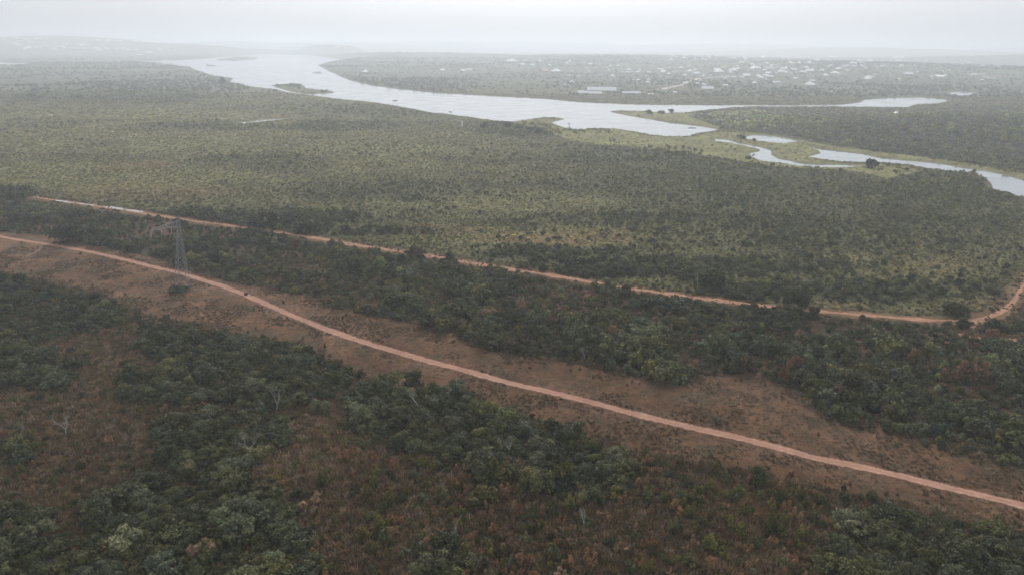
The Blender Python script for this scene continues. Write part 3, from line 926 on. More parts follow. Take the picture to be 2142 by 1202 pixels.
# dry grass: tall and rank in the foreground, short on the open strip
x2, y2 = jgrid(-255, 240, 98, 345, 1.0, rng)
px, py, qx, qy = zones(x2, y2)
strip = inpoly(STRIP, qx, qy); low = inpoly(LOWER + [(2600, 3000), (-400, 3000)], qx, qy) & ~strip
belt = inpoly(BELT, qx, qy) & ~strip
d1, d2 = road_gap(x2, y2)
nz = fbm(x2 / 10, y2 / 10, 41, 3); u = rng.random(x2.shape)
keep = infr(px, py) & (d1 > 2.2) & (d2 > 4) & ((low & (u < .35 + 1.1 * nz)) | (strip & (u < .30 + .55 * sstep(.40, .60, nz))) | (belt & (u < .35) & (y2 < 320)))
x2, y2, strip, low, nz = x2[keep], y2[keep], strip[keep], low[keep], nz[keep]
h = np.where(strip, .14 + .32 * rng.random(len(x2)) * sstep(.35, .65, nz), np.where(low, .55 + .9 * rng.random(len(x2)) * (.5 + nz), .8))
r = np.where(strip, .45 + .35 * rng.random(len(x2)), .8 + .5 * rng.random(len(x2)))
pick = rng.choice(4, len(x2), p=[.54, .10, .20, .16]); base = np.stack([BROWN * 1.45 * np.array([.95, 1.03, 1.05]), BROWN * 1.1, np.array([.25, .185, .125]), OLIVE * 1.3])[pick]
base = np.where(strip[:, None], np.stack([BROWN * 1.1, BROWN * .9, BROWN * 1.3, OLIVE * 1.0])[pick], base)
base = base * (.65 + .7 * fbm(x2 / 18, y2 / 18, 43, 3))[:, None]
scatter('dry_grass', 'tuft', TUFTS, np.stack([x2, y2, height(x2, y2, np.full(x2.shape, 400.)) - .03], 1), sizes(r, h), tints(len(x2), rng, base, .2, .06),
        'rank brown grass over the near ground and the open strip', 'grass', seed=3)
# small dry brush scattered in it
x2, y2 = jgrid(-255, 240, 98, 345, 2.6, rng)
px, py, qx, qy = zones(x2, y2)
strip = inpoly(STRIP, qx, qy); low = inpoly(LOWER + [(2600, 3000), (-400, 3000)], qx, qy) & ~strip
d1, d2 = road_gap(x2, y2); nz = fbm(x2 / 16, y2 / 16, 45, 3)
edge_ = segdist(np.array(UPPER + LOWER[::-1], float), px, py) < 22
keep = infr(px, py) & (d1 > 2.8) & ((low & (rng.random(x2.shape) < .10 + .75 * sstep(.44, .62, nz))) | (strip & (rng.random(x2.shape) < .010 + .28 * edge_)))
x2, y2, strip = x2[keep], y2[keep], strip[keep]
r = rng.uniform(.35, 1.15, len(x2)) * np.where(strip, .6, 1)
pick = rng.choice(5, len(x2), p=[.26, .26, .16, .2, .12]); base = np.stack([BROWN * 1.35, OLIVE * 1.3, GREEN * 1.4, GREY * 1.15, RUST * 1.1])[pick]
base = np.where(strip[:, None], base * .35 + BROWN * .95, base)
zr = inpoly([(1000, 1020), (1320, 985), (1560, 985), (1760, 1060), (1740, 1240), (900, 1240)], px[keep], py[keep])
r = np.where(zr, r * 1.5, r)
scatter('brush', 'dry_mid', DRY_HI, np.stack([x2, y2, height(x2, y2, np.full(x2.shape, 400.)) - .04], 1), sizes(r, r * rng.uniform(.8, 1.5, len(x2))), tints(len(x2), rng, base, .22),
        'small ragged brush dotted through the dry grass', 'brush', seed=4)

x2, y2 = jgrid(-255, 240, 98, 345, 2.9, rng)
px, py, qx, qy = zones(x2, y2)
low = inpoly(LOWER + [(2600, 3000), (-400, 3000)], qx, qy) & ~inpoly(STRIP, qx, qy)
d1, d2 = road_gap(x2, y2); nz = fbm(x2 / 13, y2 / 13, 55, 4)
near_t = np.zeros(x2.shape, bool)
for poly in THICKETS.values(): near_t |= segdist(np.array(poly, float), px, py) < 34
keep = infr(px, py) & (d1 > 4) & low & (rng.random(x2.shape) < .05 + .62 * sstep(.47, .66, nz) + .30 * near_t)
x2, y2 = x2[keep], y2[keep]
r = .45 + 1.5 * rng.random(len(x2)) ** 2
pick = rng.choice(5, len(x2), p=[.3, .25, .2, .15, .1]); base = np.stack([GREEN, GREY * .95, OLIVE * 1.1, YELLOW * .9, BROWN * 1.2])[pick]
scatter('low_bushes', 'crown_mid', CROWN_MID, np.stack([x2, y2, height(x2, y2, np.full(x2.shape, 400.)) - .05], 1), sizes(r, r * rng.uniform(.8, 1.5, len(x2))), tints(len(x2), rng, base, .25, .08),
        'small green bushes spread loosely through the near dry grass', 'low bushes', seed=14)

# ------------------------------------------------------------------ the bush belt between the two roads
x2, y2 = jgrid(-420, 330, 150, 480, 3.0, rng)
px, py, qx, qy = zones(x2, y2)
gap = fbm(x2 / 20, y2 / 20, 67, 3); big = fbm(x2 / 12, y2 / 12, 46, 3)
keep = infr(px, py) & inpoly(BELT, qx, qy) & ~inpoly(STRIP, px, py) & (rng.random(x2.shape) < .95 - .6 * sstep(.55, .68, gap))
x2, y2, px, py, big, gap = x2[keep], y2[keep], px[keep], py[keep], big[keep], gap[keep]
r = (1.1 + 3.6 * sstep(.38, .72, big) * rng.random(len(x2)) ** .6 + .6 * rng.random(len(x2)))
r = np.where(px < 700, r * .8, r); h = r * rng.uniform(.85, 1.35, len(x2)) + .3
r, h, ok = low_before_road(x2, y2, r, h, px)
x2, y2, r, h, px, py = x2[ok], y2[ok], r[ok], h[ok], px[ok], py[ok]
pick = rng.choice(5, len(x2), p=[.45, .25, .14, .11, .05]); base = np.stack([GREEN * 1.1, GREY * 1.05, GREEN * 1.5, YELLOW * 1.1, BROWN * .9])[pick] * (.65 + .7 * fbm(x2 / 26, y2 / 26, 58, 3))[:, None]
scatter('bush_belt', 'crown_mid', CROWN_MID, np.stack([x2, y2, height(x2, y2, np.full(x2.shape, 400.)) - .05], 1), sizes(r, h), tints(len(x2), rng, base, .26, .08),
        'continuous green bush belt between the dirt track and the rutted road', 'bush belt', seed=5)
print('belt', len(x2))

# ------------------------------------------------------------------ the wide scrub beyond the second road
parts_x = []; parts_y = []; parts_s = []
for (ya, yb, s_) in ((230, 420, 2.0), (420, 640, 2.7), (640, 950, 3.8), (950, 1500, 6.0)):
    xa, ya_ = jgrid(-.95 * yb - 60, .95 * yb + 60, ya, yb, s_, rng); parts_x.append(xa); parts_y.append(ya_); parts_s.append(np.full(xa.shape, s_))
x2 = np.concatenate(parts_x); y2 = np.concatenate(parts_y); s2 = np.concatenate(parts_s)
px, py, qx, qy = zones(x2, y2)
keep = infr(px, py) & ~inpoly(STRIP, px, py)
x2, y2, s2, px, py, qx, qy = [q_[keep] for q_ in (x2, y2, s2, px, py, qx, qy)]
d1, d2 = road_gap(x2, y2)
fld = ~inpoly(BELT, qx, qy) & ~near2(x2, y2) & (d2 > 4.5)
right = (px > 2090) & (py > 560)
sd = water_sd(x2, y2)
marsh = np.zeros(x2.shape, bool)
for poly in MARSH: marsh |= inpoly(poly, qx, qy)
head = inpoly(HEADLAND, qx, qy)
fld &= (sd > 4) & (~marsh | (rng.random(x2.shape) < .45))
x2, y2, s2, px, py, sd, head, d2, marsh = [q_[fld] for q_ in (x2, y2, s2, px, py, sd, head, d2, marsh)]
dk = blobs(DARK, px, py, 71); st = blobs(STRAW, px, py, 72); rd = blobs(REDS, px, py, 73); dk = np.where(head, .9, dk); st = np.where(head, .0, st)
nz = fbm(x2 / 30, y2 / 30, 47, 4)
u = rng.random(len(x2)); D = np.hypot(x2, y2)
patch = sstep(.50, .60, fbm(x2 / 85, y2 / 85, 54, 4))
isbush = u < (-.004 + .17 * patch + .36 * dk - .02 * st) * (.2 + 1.6 * nz)
u2 = rng.random(len(x2))
r = np.where(isbush, (.5 + 1.3 * rng.random(len(x2)) ** 2 + 1.7 * dk * rng.random(len(x2)) ** 1.5) * (1 + .25 * (D > 640) + .5 * (D > 950)), s2 * (.34 + .22 * rng.random(len(x2))))
hedge = (d2 < 34) & (dk > .5)
r = np.where(hedge & isbush, r * 1.25, r)
h = np.where(isbush, r * rng.uniform(.85, 1.4, len(x2)), (.3 + .6 * rng.random(len(x2))) * (.5 + .8 * nz))
keep = isbush | (u2 < .85)
pick = rng.choice(4, len(x2), p=[.45, .3, .15, .1]); gb = np.stack([GREEN * 1.0, GREY * .85, GREEN * 1.4, OLIVE])[pick]
pick = rng.choice(4, len(x2), p=[.4, .3, .2, .1]); sb = np.stack([STRAWC * 1.25, STRAWC * .95, YELLOW * 1.7, OLIVE * 1.3])[pick]
sb = sb * (1 - .42 * dk[:, None]) * (.78 + .35 * st)[:, None] * (.72 + .56 * fbm(x2 / 55, y2 / 55, 57, 4))[:, None] * np.array([.97, 1.03, 1]) + RUST[None] * .6 * rd[:, None]
X = x2; P = np.stack([x2, y2, height(x2, y2, sd) - .05], 1); lit_haze = np.where(head & (px < 1760), 1.0 + .9 * sstep(1760, 1500, px), 1.0) * np.where(head & (py < 262), 1.35, 1.0) * (1 + .5 * sstep(400, 700, D))  # headland's lit left slope and top, and haze with distance, put into the tint
gb = gb * (1.45 - .42 * sstep(45, 15, d2))[:, None] * lit_haze[:, None] * (.75 + .5 * fbm(x2 / 45, y2 / 45, 49, 3))[:, None]
isbush &= ~marsh | (u2 < .10)
sb = np.where(marsh[:, None], np.array([.21, .20, .085]) * (.7 + .6 * nz)[:, None], sb); h = np.where(marsh & ~isbush, h * .6, h)
T = np.where(isbush[:, None], gb, sb)
lowlim = np.where((px > 1985) & (py > 358), 99., .35 + np.maximum(sd, 0) * CAM_H / D * .9)
hcap = np.where(sd < 90, np.minimum(h, lowlim), h); r = np.where(hcap < h, np.minimum(r, hcap * 1.2 + .3), r); h = np.where(head & (py < 245), np.minimum(hcap, 1.2), hcap)
mA = keep & isbush & (D < 430); mB = keep & isbush & (D >= 430); mC = keep & ~isbush
scatter('scrub', 'crown_low', CROWN_LO, P[mB], sizes(r, h)[mB], tints(mB.sum(), rng, T[mB], .22, .06), 'grey green scrub over the wide plain and the headland by the river', 'scrub', seed=6)
scatter('roadside_scrub', 'crown_mid', CROWN_MID, P[mA], sizes(r, h)[mA], tints(mA.sum(), rng, T[mA], .22, .06), 'dark scrub along the far side of the rutted road', 'scrub', seed=7)
scatter('field_growth', 'dry_low', DRY_LO, P[mC], sizes(r, h * .8)[mC], tints(mC.sum(), rng, T[mC], .25, .06), 'straw coloured growth covering the plain', 'field growth', seed=8)
print('field', mA.sum(), mB.sum(), mC.sum())

# weeds creeping over the rutted road
k_ = rng.integers(0, len(R2W), 900); a_ = rng.normal(0, 1, 900); a_ = np.sign(a_) * (1.0 + 3.2 * rng.random(900)); a_[::5] *= .2
dd_ = np.gradient(R2W, axis=0); dd_ /= np.linalg.norm(dd_, axis=1)[:, None] + 1e-9
wx = R2W[k_, 0] - dd_[k_, 1] * a_; wy = R2W[k_, 1] + dd_[k_, 0] * a_; wr = rng.uniform(.3, 1.0, 900) * np.where(np.abs(a_) > 2.2, 1.3, .7)
gate = fbm(k_ / 40., 0 * k_, 53, 3) > .44
wx, wy, wr = wx[gate], wy[gate], wr[gate]
pick = rng.choice(3, len(wx), p=[.5, .3, .2]); base = np.stack([GREEN * 1.2, OLIVE, BROWN])[pick]
scatter('weeds', 'crown_mid', CROWN_MID, np.stack([wx, wy, height(wx, wy, np.full(wx.shape, 400.)) - .05], 1), sizes(wr, wr * .8), tints(len(wx), rng, base, .2), 'low weeds creeping over the rutted road', 'weeds', seed=12)

# ------------------------------------------------------------------ far woods on the other shore and the hills
xs, ys = [], []
for (da, db, n_) in ((1250, 2200, 14000), (2200, 4200, 16000), (4200, 9000, 9000)):
    a = np.radians(rng.uniform(-42, 42, n_)); dd = np.sqrt(rng.uniform(da ** 2, db ** 2, n_)); xs.append(dd * np.sin(a)); ys.append(dd * np.cos(a))
x2 = np.concatenate(xs); y2 = np.concatenate(ys)
px, py = proj(x2, y2, 1 + 0 * x2)
sd = water_sd(x2, y2); D = np.hypot(x2, y2)
marsh = np.zeros(x2.shape, bool)
for poly in MARSH: marsh |= inpoly(poly, px, py)
keep = infr(px, py, 60) & (sd > 6) & ~marsh & (y2 > 1480) & (rng.random(x2.shape) < sstep(.34, .62, fbm(x2 / 260, y2 / 260, 48, 4)) * .9 + .1)
x2, y2, sd, D = x2[keep], y2[keep], sd[keep], D[keep]
r = rng.uniform(1.8, 4.8, len(x2)) * (1 + .5 * (D > 3000)); h = r * rng.uniform(.7, 1.1, len(x2))
scatter('far_woods', 'crown_low', CROWN_LO, np.stack([x2, y2, height(x2, y2, sd) - .3], 1), sizes(r, h), tints(len(x2), rng, np.array([.100, .110, .078]), .15, .05),
        'hazy scattered woods around the town and on the far hills', 'woods', seed=9)
print('far', len(x2))
# ------------------------------------------------------------------ single things
def ray_ground(px, py):
    v = np.array([(px - W0 / 2) / FPX, (H0 / 2 - py) / FPX, -1.0]) @ CR.T
    t_ = np.geomspace(120, 14000, 900)
    x, y, z = v[0] * t_, v[1] * t_, CAM_H + v[2] * t_
    g_ = height(x, y); k = np.nonzero(z <= g_)[0]
    k = k[0] if len(k) else len(t_) - 1
    return float(x[k]), float(y[k]), float(g_[k])


def px_size(p, px):
    """metres that px picture pixels span at a point"""
    dep = -(np.array([p[0], p[1], p[2] - CAM_H]) @ CR)[2]
    return px * dep / FPX


M_ROOFS = [plain('pale_metal_roof', c_, .45, .12, .3) for c_ in ((.74, .74, .74), (.52, .53, .55), (.36, .34, .32), (.42, .30, .23))]  # white roofs carry the sky they reflect in their base colour
M_WALL = plain('rendered_wall', (.50, .46, .40), .9, .15)
M_DARK = plain('dark_opening', (.03, .03, .03), .6)


def house_meshes(kind, L, Wd, hh):
    """walls with door and window openings set in, and a roof with eaves"""
    b = MB(); b.box(-L / 2, L / 2, -Wd / 2, Wd / 2, -1.5, hh)
    wl = b.mesh('wall', M_WALL)
    e = .7; r = MB(); x, y = L / 2 + e, Wd / 2 + e; rh = hh + Wd * .46
    if kind == 'gable':
        r.poly([(-x, -y, hh - .1), (x, -y, hh - .1), (x, y, hh - .1), (-x, y, hh - .1), (-x, 0, rh), (x, 0, rh)], [(0, 1, 5, 4), (2, 3, 4, 5), (1, 2, 5), (3, 0, 4), (3, 2, 1, 0)])
    else:
        k = max(L / 2 - Wd / 2, .3)
        r.poly([(-x, -y, hh - .1), (x, -y, hh - .1), (x, y, hh - .1), (-x, y, hh - .1), (-k, 0, rh), (k, 0, rh)], [(0, 1, 5, 4), (2, 3, 4, 5), (1, 2, 5), (3, 0, 4), (3, 2, 1, 0)])
    d_ = MB()
    n_ = max(2, int(L / 4))
    for i in range(n_):
        xx = -L / 2 + L * (i + .5) / n_
        if i == n_ // 2: d_.box(xx - .55, xx + .55, -Wd / 2 - .06, -Wd / 2 + .05, 0, 2.1)
        else: d_.box(xx - .6, xx + .6, -Wd / 2 - .05, -Wd / 2 + .05, 1.0, 2.2)
    return wl, r, d_.mesh('openings', M_DARK)


HOUSES = []
for kind, L, Wd, hh in (('gable', 14, 10, 3.4), ('hip', 15, 12, 3.4), ('gable', 11, 8, 3.0), ('hip', 20, 13, 3.8), ('gable', 24, 11, 4.0)):
    wl, r, op = house_meshes(kind, L, Wd, hh)
    HOUSES.append((L, wl, [r.mesh('roof', mr) for mr in M_ROOFS], op))
ROOFW = ['white', 'pale grey', 'grey', 'brown']


def put_house(px, py, wpx, roof, where, label=None, group=None, kind=None, rz=None):
    x, y, z = ray_ground(px, py)
    k = rng.integers(0, 5) if kind is None else kind
    L, wl, rf, op = HOUSES[k]
    s_ = px_size((x, y, z), wpx) / L
    s_ = min(s_, 3.2) * .9
    size = 'big' if wpx > 17 else 'small' if wpx < 10 else 'middling'
    lb = label or '%s house with %s roof %s' % (size, ROOFW[roof], where)
    gp = group or '%s %s roofed houses %s' % (size, ROOFW[roof], where)
    e = empty('house', (x, y, z + .1), lb, 'house', None if label else gp, rng.uniform(-1.2, 1.2) if rz is None else rz)
    if label is None: e['group'] = gp
    for nm_, me_ in (('wall', wl), ('roof', rf[roof]), ('openings', op)):
        o = obj(nm_, me_, e); o.scale = (s_, s_, s_ * .85)
    return e


TOWN = [(1070, 132, 20), (1098, 130, 12), (1127, 130, 14), (1091, 139, 12), (1113, 139, 9), (1149, 139, 10), (1186, 134, 6), (1191, 130, 7), (1221, 133, 9), (1228, 144, 8),
        (1231, 151, 9), (1235, 137, 9), (1247, 142, 7), (1254, 135, 7), (1268, 144, 8), (1276, 140, 6), (1293, 140, 9), (1315, 149, 9), (1320, 153, 7), (1325, 147, 8),
        (1338, 149, 9), (1373, 144, 11), (1382, 148, 10), (1388, 153, 11), (1401, 143, 8), (925, 150, 10), (969, 151, 10), (982, 148, 12), (764, 153, 12), (788, 153, 6),
        (1137, 152, 18), (1163, 153, 18), (1046, 156, 5), (1214, 197, 14), (1330, 199, 10), (1361, 200, 12), (1412, 195, 8),
        (1443, 152, 12), (1455, 157, 18), (1424, 145, 12), (1504, 154, 20), (1528, 154, 10), (1540, 147, 16), (1518, 145, 14), (1500, 149, 12), (1561, 162, 14), (1580, 147, 18),
        (1570, 149, 10), (1592, 165, 9), (1610, 163, 14), (1608, 145, 10), (1599, 149, 9), (1618, 149, 11), (1624, 175, 14), (1644, 154, 10), (1663, 148, 10), (1668, 155, 10),
        (1687, 144, 12), (1694, 152, 14), (1698, 172, 10), (1720, 150, 10), (1746, 156, 16), (1750, 147, 12), (1804, 149, 26), (1784, 136, 12), (1803, 134, 14), (1817, 165, 14),
        (1824, 163, 10), (1829, 158, 8), (1810, 169, 12), (1819, 131, 14), (1880, 168, 9), (1885, 140, 8), (1899, 159, 15), (1919, 153, 8), (1945, 164, 12), (1968, 163, 16),
        (1970, 151, 7), (2023, 152, 6), (2040, 159, 8), (2061, 164, 10), (2084, 163, 12), (1878, 125, 22), (2027, 183, 6), (1692, 182, 22), (1741, 193, 7), (1578, 176, 12), (1530, 176, 12)]
for px, py, w_ in TOWN:
    rf = 0 if rng.random() < .62 else 1 + rng.integers(0, 3)
    put_house(px, py, w_ * 1.1, int(rf), 'in the hazy town beyond the river')
where = 'packed in the middle of the town beyond the river'
for i in range(80):
    px = float(np.clip(rng.normal(1640, 85), 1440, 1800)); py = rng.uniform(118, 164) if i % 3 else rng.uniform(128, 156)
    put_house(px, py, rng.uniform(6, 14), int(rng.choice(4, p=[.45, .25, .2, .1])), where)
for i in range(34):
    put_house(rng.uniform(1780, 2100), rng.uniform(128, 170), rng.uniform(5, 11), int(rng.choice(4, p=[.35, .3, .25, .1])), 'among the trees on the right of the town')
for i in range(26):
    put_house(rng.uniform(1395, 1500), rng.uniform(116, 128), rng.uniform(5, 9), int(rng.choice(4, p=[.5, .3, .2, 0])), 'on the far slope behind the town')
LEFT = [(20, 79), (34, 82), (8, 85), (32, 94), (20, 99), (40, 98), (72, 84), (84, 84), (116, 93), (118, 100), (111, 104), (80, 102), (50, 104), (97, 100), (138, 95), (134, 102), (161, 104),
        (158, 95), (181, 97), (178, 82), (190, 105), (202, 104), (208, 107), (218, 95), (235, 84), (242, 105), (247, 104), (259, 105), (267, 107), (286, 107), (292, 117), (309, 112), (316, 113),
        (324, 105), (336, 106), (353, 106), (366, 107), (175, 104), (148, 103), (60, 103), (222, 104)]
for px, py in LEFT:
    put_house(px, py, rng.uniform(6, 13), int(rng.choice(4, p=[.6, .3, .1, 0])), 'on the misty slope at the upper left')
for i in range(9):
    put_house(rng.uniform(705, 780), rng.uniform(96, 102), rng.uniform(6, 14), int(rng.integers(0, 2)), 'on the misty shore past the wooded headland')
for i in range(44):
    put_house(rng.uniform(1180, 1760), rng.uniform(148, 182), rng.uniform(6, 11), int(rng.choice(4, p=[.5, .3, .15, .05])), 'scattered on the slope between the town and the river')
for i in range(26):
    put_house(rng.uniform(0, 330), rng.uniform(80, 108), rng.uniform(6, 11), int(rng.choice(4, p=[.7, .3, 0, 0])), 'on the misty slope at the upper left')
# the long sheds by the water and the lone house on the headland
put_house(1876, 239, 12, 0, '', 'lone white roofed house among the trees of the right headland', kind=1)


def shed(px, py, wpx, dep, label, rz):
    x, y, z = ray_ground(px, py); L = px_size((x, y, z), wpx)
    e = empty('shed', (x, y, z), label, 'shed', None, rz)
    wl, r, op = house_meshes('gable', L, dep, 4.0)
    obj('wall', wl, e); obj('roof', r.mesh('roof', M_ROOFS[0]), e); obj('openings', op, e)


shed(1258, 193, 60, 15, 'longest white roofed shed standing above the far river bank', -.12)
shed(1245, 200, 26, 9, 'shorter white shed directly in front of the longest shed', -.06)
shed(1222, 199, 22, 8, 'low white shed at the left end of the shed row', -.05)
shed(1320, 199, 38, 7, 'thin pale shed right of the longest shed', .05)
shed(1480, 190, 24, 12, 'white shed at the right end of the pale town road', -.25)

# water tower of the town, the white post in the scrub, a canoe on the lagoon
x, y, z = ray_ground(1330, 126); s_ = px_size((x, y, z), 1)
e = empty('water_tower', (x, y, z), 'slim pale water tower rising above the far town', 'water tower')
b = MB()
for a in range(4): b.bar((2.2 * math.cos(a * 1.571), 2.2 * math.sin(a * 1.571), -1), (1.4 * math.cos(a * 1.571), 1.4 * math.sin(a * 1.571), 7 * s_ / 1.5), .25)
obj('frame', b.mesh('frame', M_WALL), e)
b = MB(); b.bar((0, 0, 7 * s_ / 1.5), (0, 0, 7 * s_ / 1.5 + 4.5), 2.4, 2.4, 14); b.bar((0, 0, 7 * s_ / 1.5 + 4.5), (0, 0, 7 * s_ / 1.5 + 5.6), 2.4, .2, 14)
obj('tank', b.mesh('tank', M_ROOFS[0]), e)
x, y, z = ray_ground(967, 267)
e = empty('post', (x, y, z), 'white square post alone in the scrub near the river', 'post')
b = MB(); b.poly([(-.9, -.9, -.3), (.9, -.9, -.3), (.9, .9, -.3), (-.9, .9, -.3), (-.7, -.7, 6), (.7, -.7, 6), (.7, .7, 6), (-.7, .7, 6)], [(3, 2, 1, 0), (4, 5, 6, 7), (0, 1, 5, 4), (1, 2, 6, 5), (2, 3, 7, 6), (3, 0, 4, 7)])
obj('shaft', b.mesh('shaft', plain('white_render', (.78, .77, .74))), e)
b = MB(); b.box(-1, 1, -1, 1, 6.003, 6.5); obj('cap', b.mesh('cap', M_ROOFS[0]), e)
x, y = unproj(1448, 268, .2)
e = empty('canoe', (float(x), float(y), 0), 'dark canoe lying on the lagoon near its right end', 'canoe', None, .2)
b = MB(); n_ = 13
ring = []
for i in range(n_):
    t_ = -1 + 2 * i / (n_ - 1); wd = .75 * (1 - abs(t_) ** 2.2) + .03; up = .55 + .35 * t_ ** 4
    ring.append([(t_ * 5, -wd, up), (t_ * 5, -wd * .55, -.12), (t_ * 5, wd * .55, -.12), (t_ * 5, wd, up), (t_ * 5, wd * .8, up), (t_ * 5, 0, .1), (t_ * 5, -wd * .8, up)])
vs = [q_ for r_ in ring for q_ in r_]; fs = [(i * 7 + j, (i + 1) * 7 + j, (i + 1) * 7 + (j + 1) % 7, i * 7 + (j + 1) % 7) for i in range(n_ - 1) for j in range(7)]
b.poly(vs, fs); obj('hull', b.mesh('hull', plain('dark_wood', (.05, .04, .03))), e)
b = MB(); b.box(-1.6, -1.3, -.6, .6, .34, .40); b.box(1.3, 1.6, -.6, .6, .34, .40); obj('thwart', b.mesh('thwart', M_BARK), e)

# pale dried clay on the second road at the left
M_CLAY = road_mat('dried_clay', (.44, .42, .39), (.58, .57, .55), .9)
ribbon('dried_clay', smooth_world([(218, 434), (240, 437), (262, 440.5), (285, 443.5), (302, 446)], 1.0), 1.9, M_CLAY, .24, 9, .6)
ribbon('dried_clay', smooth_world([(112, 420), (140, 424), (170, 428.5), (200, 432)], 1.0), 1.1, M_CLAY, .24, 9, .6)

# ------------------------------------------------------------------ the pylon
bx, by = (float(q_) for q_ in unproj(383, 604, 1.0))
bz = float(height(np.array([bx]), np.array([by]), np.array([400.]))[0])
tx, ty = (float(q_) for q_ in unproj(316, 486, bz + 26.6))
TILT = Matrix.Rotation(R(5), 3, 'Y')                    # the tower leans a little
lt_ = TILT.inverted() @ Vector((tx - bx, ty - by, 26.6))
AL = math.hypot(lt_.x, lt_.y)
e = empty('power_pylon', (bx, by, bz), 'grey lattice steel power pylon beside the dirt track', 'pylon', None, 0)
e.rotation_euler = (TILT @ Matrix.Rotation(math.atan2(lt_.y, lt_.x), 3, 'Z')).to_euler()
LV = [0, 4.2, 8.0, 11.4, 14.4, 17.0, 19.4, 21.6, 23.6, 25.4]


def hw(z): return 2.5 + (0.62 - 2.5) * min(z, 25.4) / 25.4


legs = [(1, 1), (1, -1), (-1, -1), (-1, 1)]
for sx, sy in legs:
    b = MB(); b.bar((sx * hw(0), sy * hw(0), -.1), (sx * hw(25.4), sy * hw(25.4), 25.4), .11, .09)
    lg = obj('leg', b.mesh('leg', M_STEEL), e)
    b = MB(); b.box(sx * hw(0) - .4, sx * hw(0) + .4, sy * hw(0) - .4, sy * hw(0) + .4, -.6, .35); obj('footing', b.mesh('footing', M_WALL), lg)
b = MB()
for i in range(len(LV) - 1):
    z0, z1 = LV[i], LV[i + 1]; a0, a1 = hw(z0), hw(z1)
    for k in range(4):
        (x0, y0), (x1, y1) = legs[k], legs[(k + 1) % 4]
        b.bar((x0 * a0, y0 * a0, z0 + .01), (x1 * a1, y1 * a1, z1), .05); b.bar((x1 * a0, y1 * a0, z0 + .01), (x0 * a1, y0 * a1, z1), .05)
        b.bar((x0 * a1, y0 * a1, z1), (x1 * a1, y1 * a1, z1), .045)
obj('lattice', b.mesh('lattice', M_STEEL), e)
b = MB()
for sx, sy in legs: b.bar((sx * .62, sy * .62, 25.4), (sx * .5, sy * .5, 29.6), .10); b.bar((sx * .5, sy * .5, 29.6), (0, 0, 32.0), .08, .05)
for z0, z1 in ((25.4, 26.8), (26.8, 28.2), (28.2, 29.6)):
    for k in range(4):
        (x0, y0), (x1, y1) = legs[k], legs[(k + 1) % 4]
        b.bar((x0 * .56, y0 * .56, z0), (x1 * .54, y1 * .54, z1), .06); b.bar((x0 * .54, y0 * .54, z1), (x1 * .54, y1 * .54, z1), .06)
obj('mast_head', b.mesh('mast_head', M_STEEL), e)
b = MB(); n_ = 10; tz = 26.6
tp = []; bt = []
for i in range(n_ + 1):
    f_ = i / n_; xx = .5 + (AL - .5) * f_; ww = .55 * (1 - f_) + .12
    tp.append([(xx, -ww, 29.6 + (tz + .5 - 29.6) * f_), (xx, ww, 29.6 + (tz + .5 - 29.6) * f_)]); bt.append([(xx, -ww, 27.4 + (tz - 27.4) * f_), (xx, ww, 27.4 + (tz - 27.4) * f_)])
for i in range(n_):
    for k in (0, 1):
        b.bar(tp[i][k], tp[i + 1][k], .075); b.bar(bt[i][k], bt[i + 1][k], .075)
        b.bar(tp[i][k], bt[i + 1][k], .045); b.bar(bt[i][k], tp[i][k], .04)
    b.bar(tp[i][0], tp[i + 1][1], .055); b.bar(bt[i][0], bt[i + 1][1], .055)
b.bar(bt[n_][0], bt[n_][1], .09); b.bar(tp[n_][0], tp[n_][1], .09)
obj('crossarm', b.mesh('crossarm', M_STEEL), e)
for f_ in (1.0, .62, .25):
    xx = .5 + (AL - .5) * f_ - .05; zz = 27.4 + (tz - 27.4) * f_
    b = MB(); b.bar((xx, 0, zz), (xx, 0, zz - 2.9), .05)
    for k in range(9): b.bar((xx, 0, zz - .5 - k * .25), (xx, 0, zz - .62 - k * .25), .17, .10, 10)
    obj('insulator', b.mesh('insulator', M_GLASS_INS), e)


# ------------------------------------------------------------------ bare trees, palms, single trees
def bare_mesh(seed, lean=(0, 0), spread=.8, up=1.0):
    rg = random.Random(seed); b = MB()
    def grow_(p, d_, ln, r_, lv):
        n_ = 3
        for i in range(n_):
            q_ = p + d_ * ln / n_; b.bar(p, q_, r_, r_ * .84, 5); p = q_; r_ *= .84
            d_ = (d_ + Vector((rg.uniform(-.18, .18), rg.uniform(-.18, .18), rg.uniform(-.02, .1)))).normalized()
        if lv == 0: return
        for i in range(3 if lv > 1 else 3):
            a = rg.random() * 6.28; sp = spread * rg.uniform(.5, 1.1)
            nd = (d_ * up + Vector((math.cos(a) * sp, math.sin(a) * sp, rg.uniform(-.1, .25)))).normalized()
            grow_(p, nd, ln * rg.uniform(.6, .85), r_ * .72, lv - 1)
    grow_(Vector((0, 0, -.04)), Vector((lean[0], lean[1], 1)).normalized(), .40, .030, 4)
    return b


def trunk_crown(seed, lean, spread):
    b = bare_mesh(seed, lean, spread)
    return b


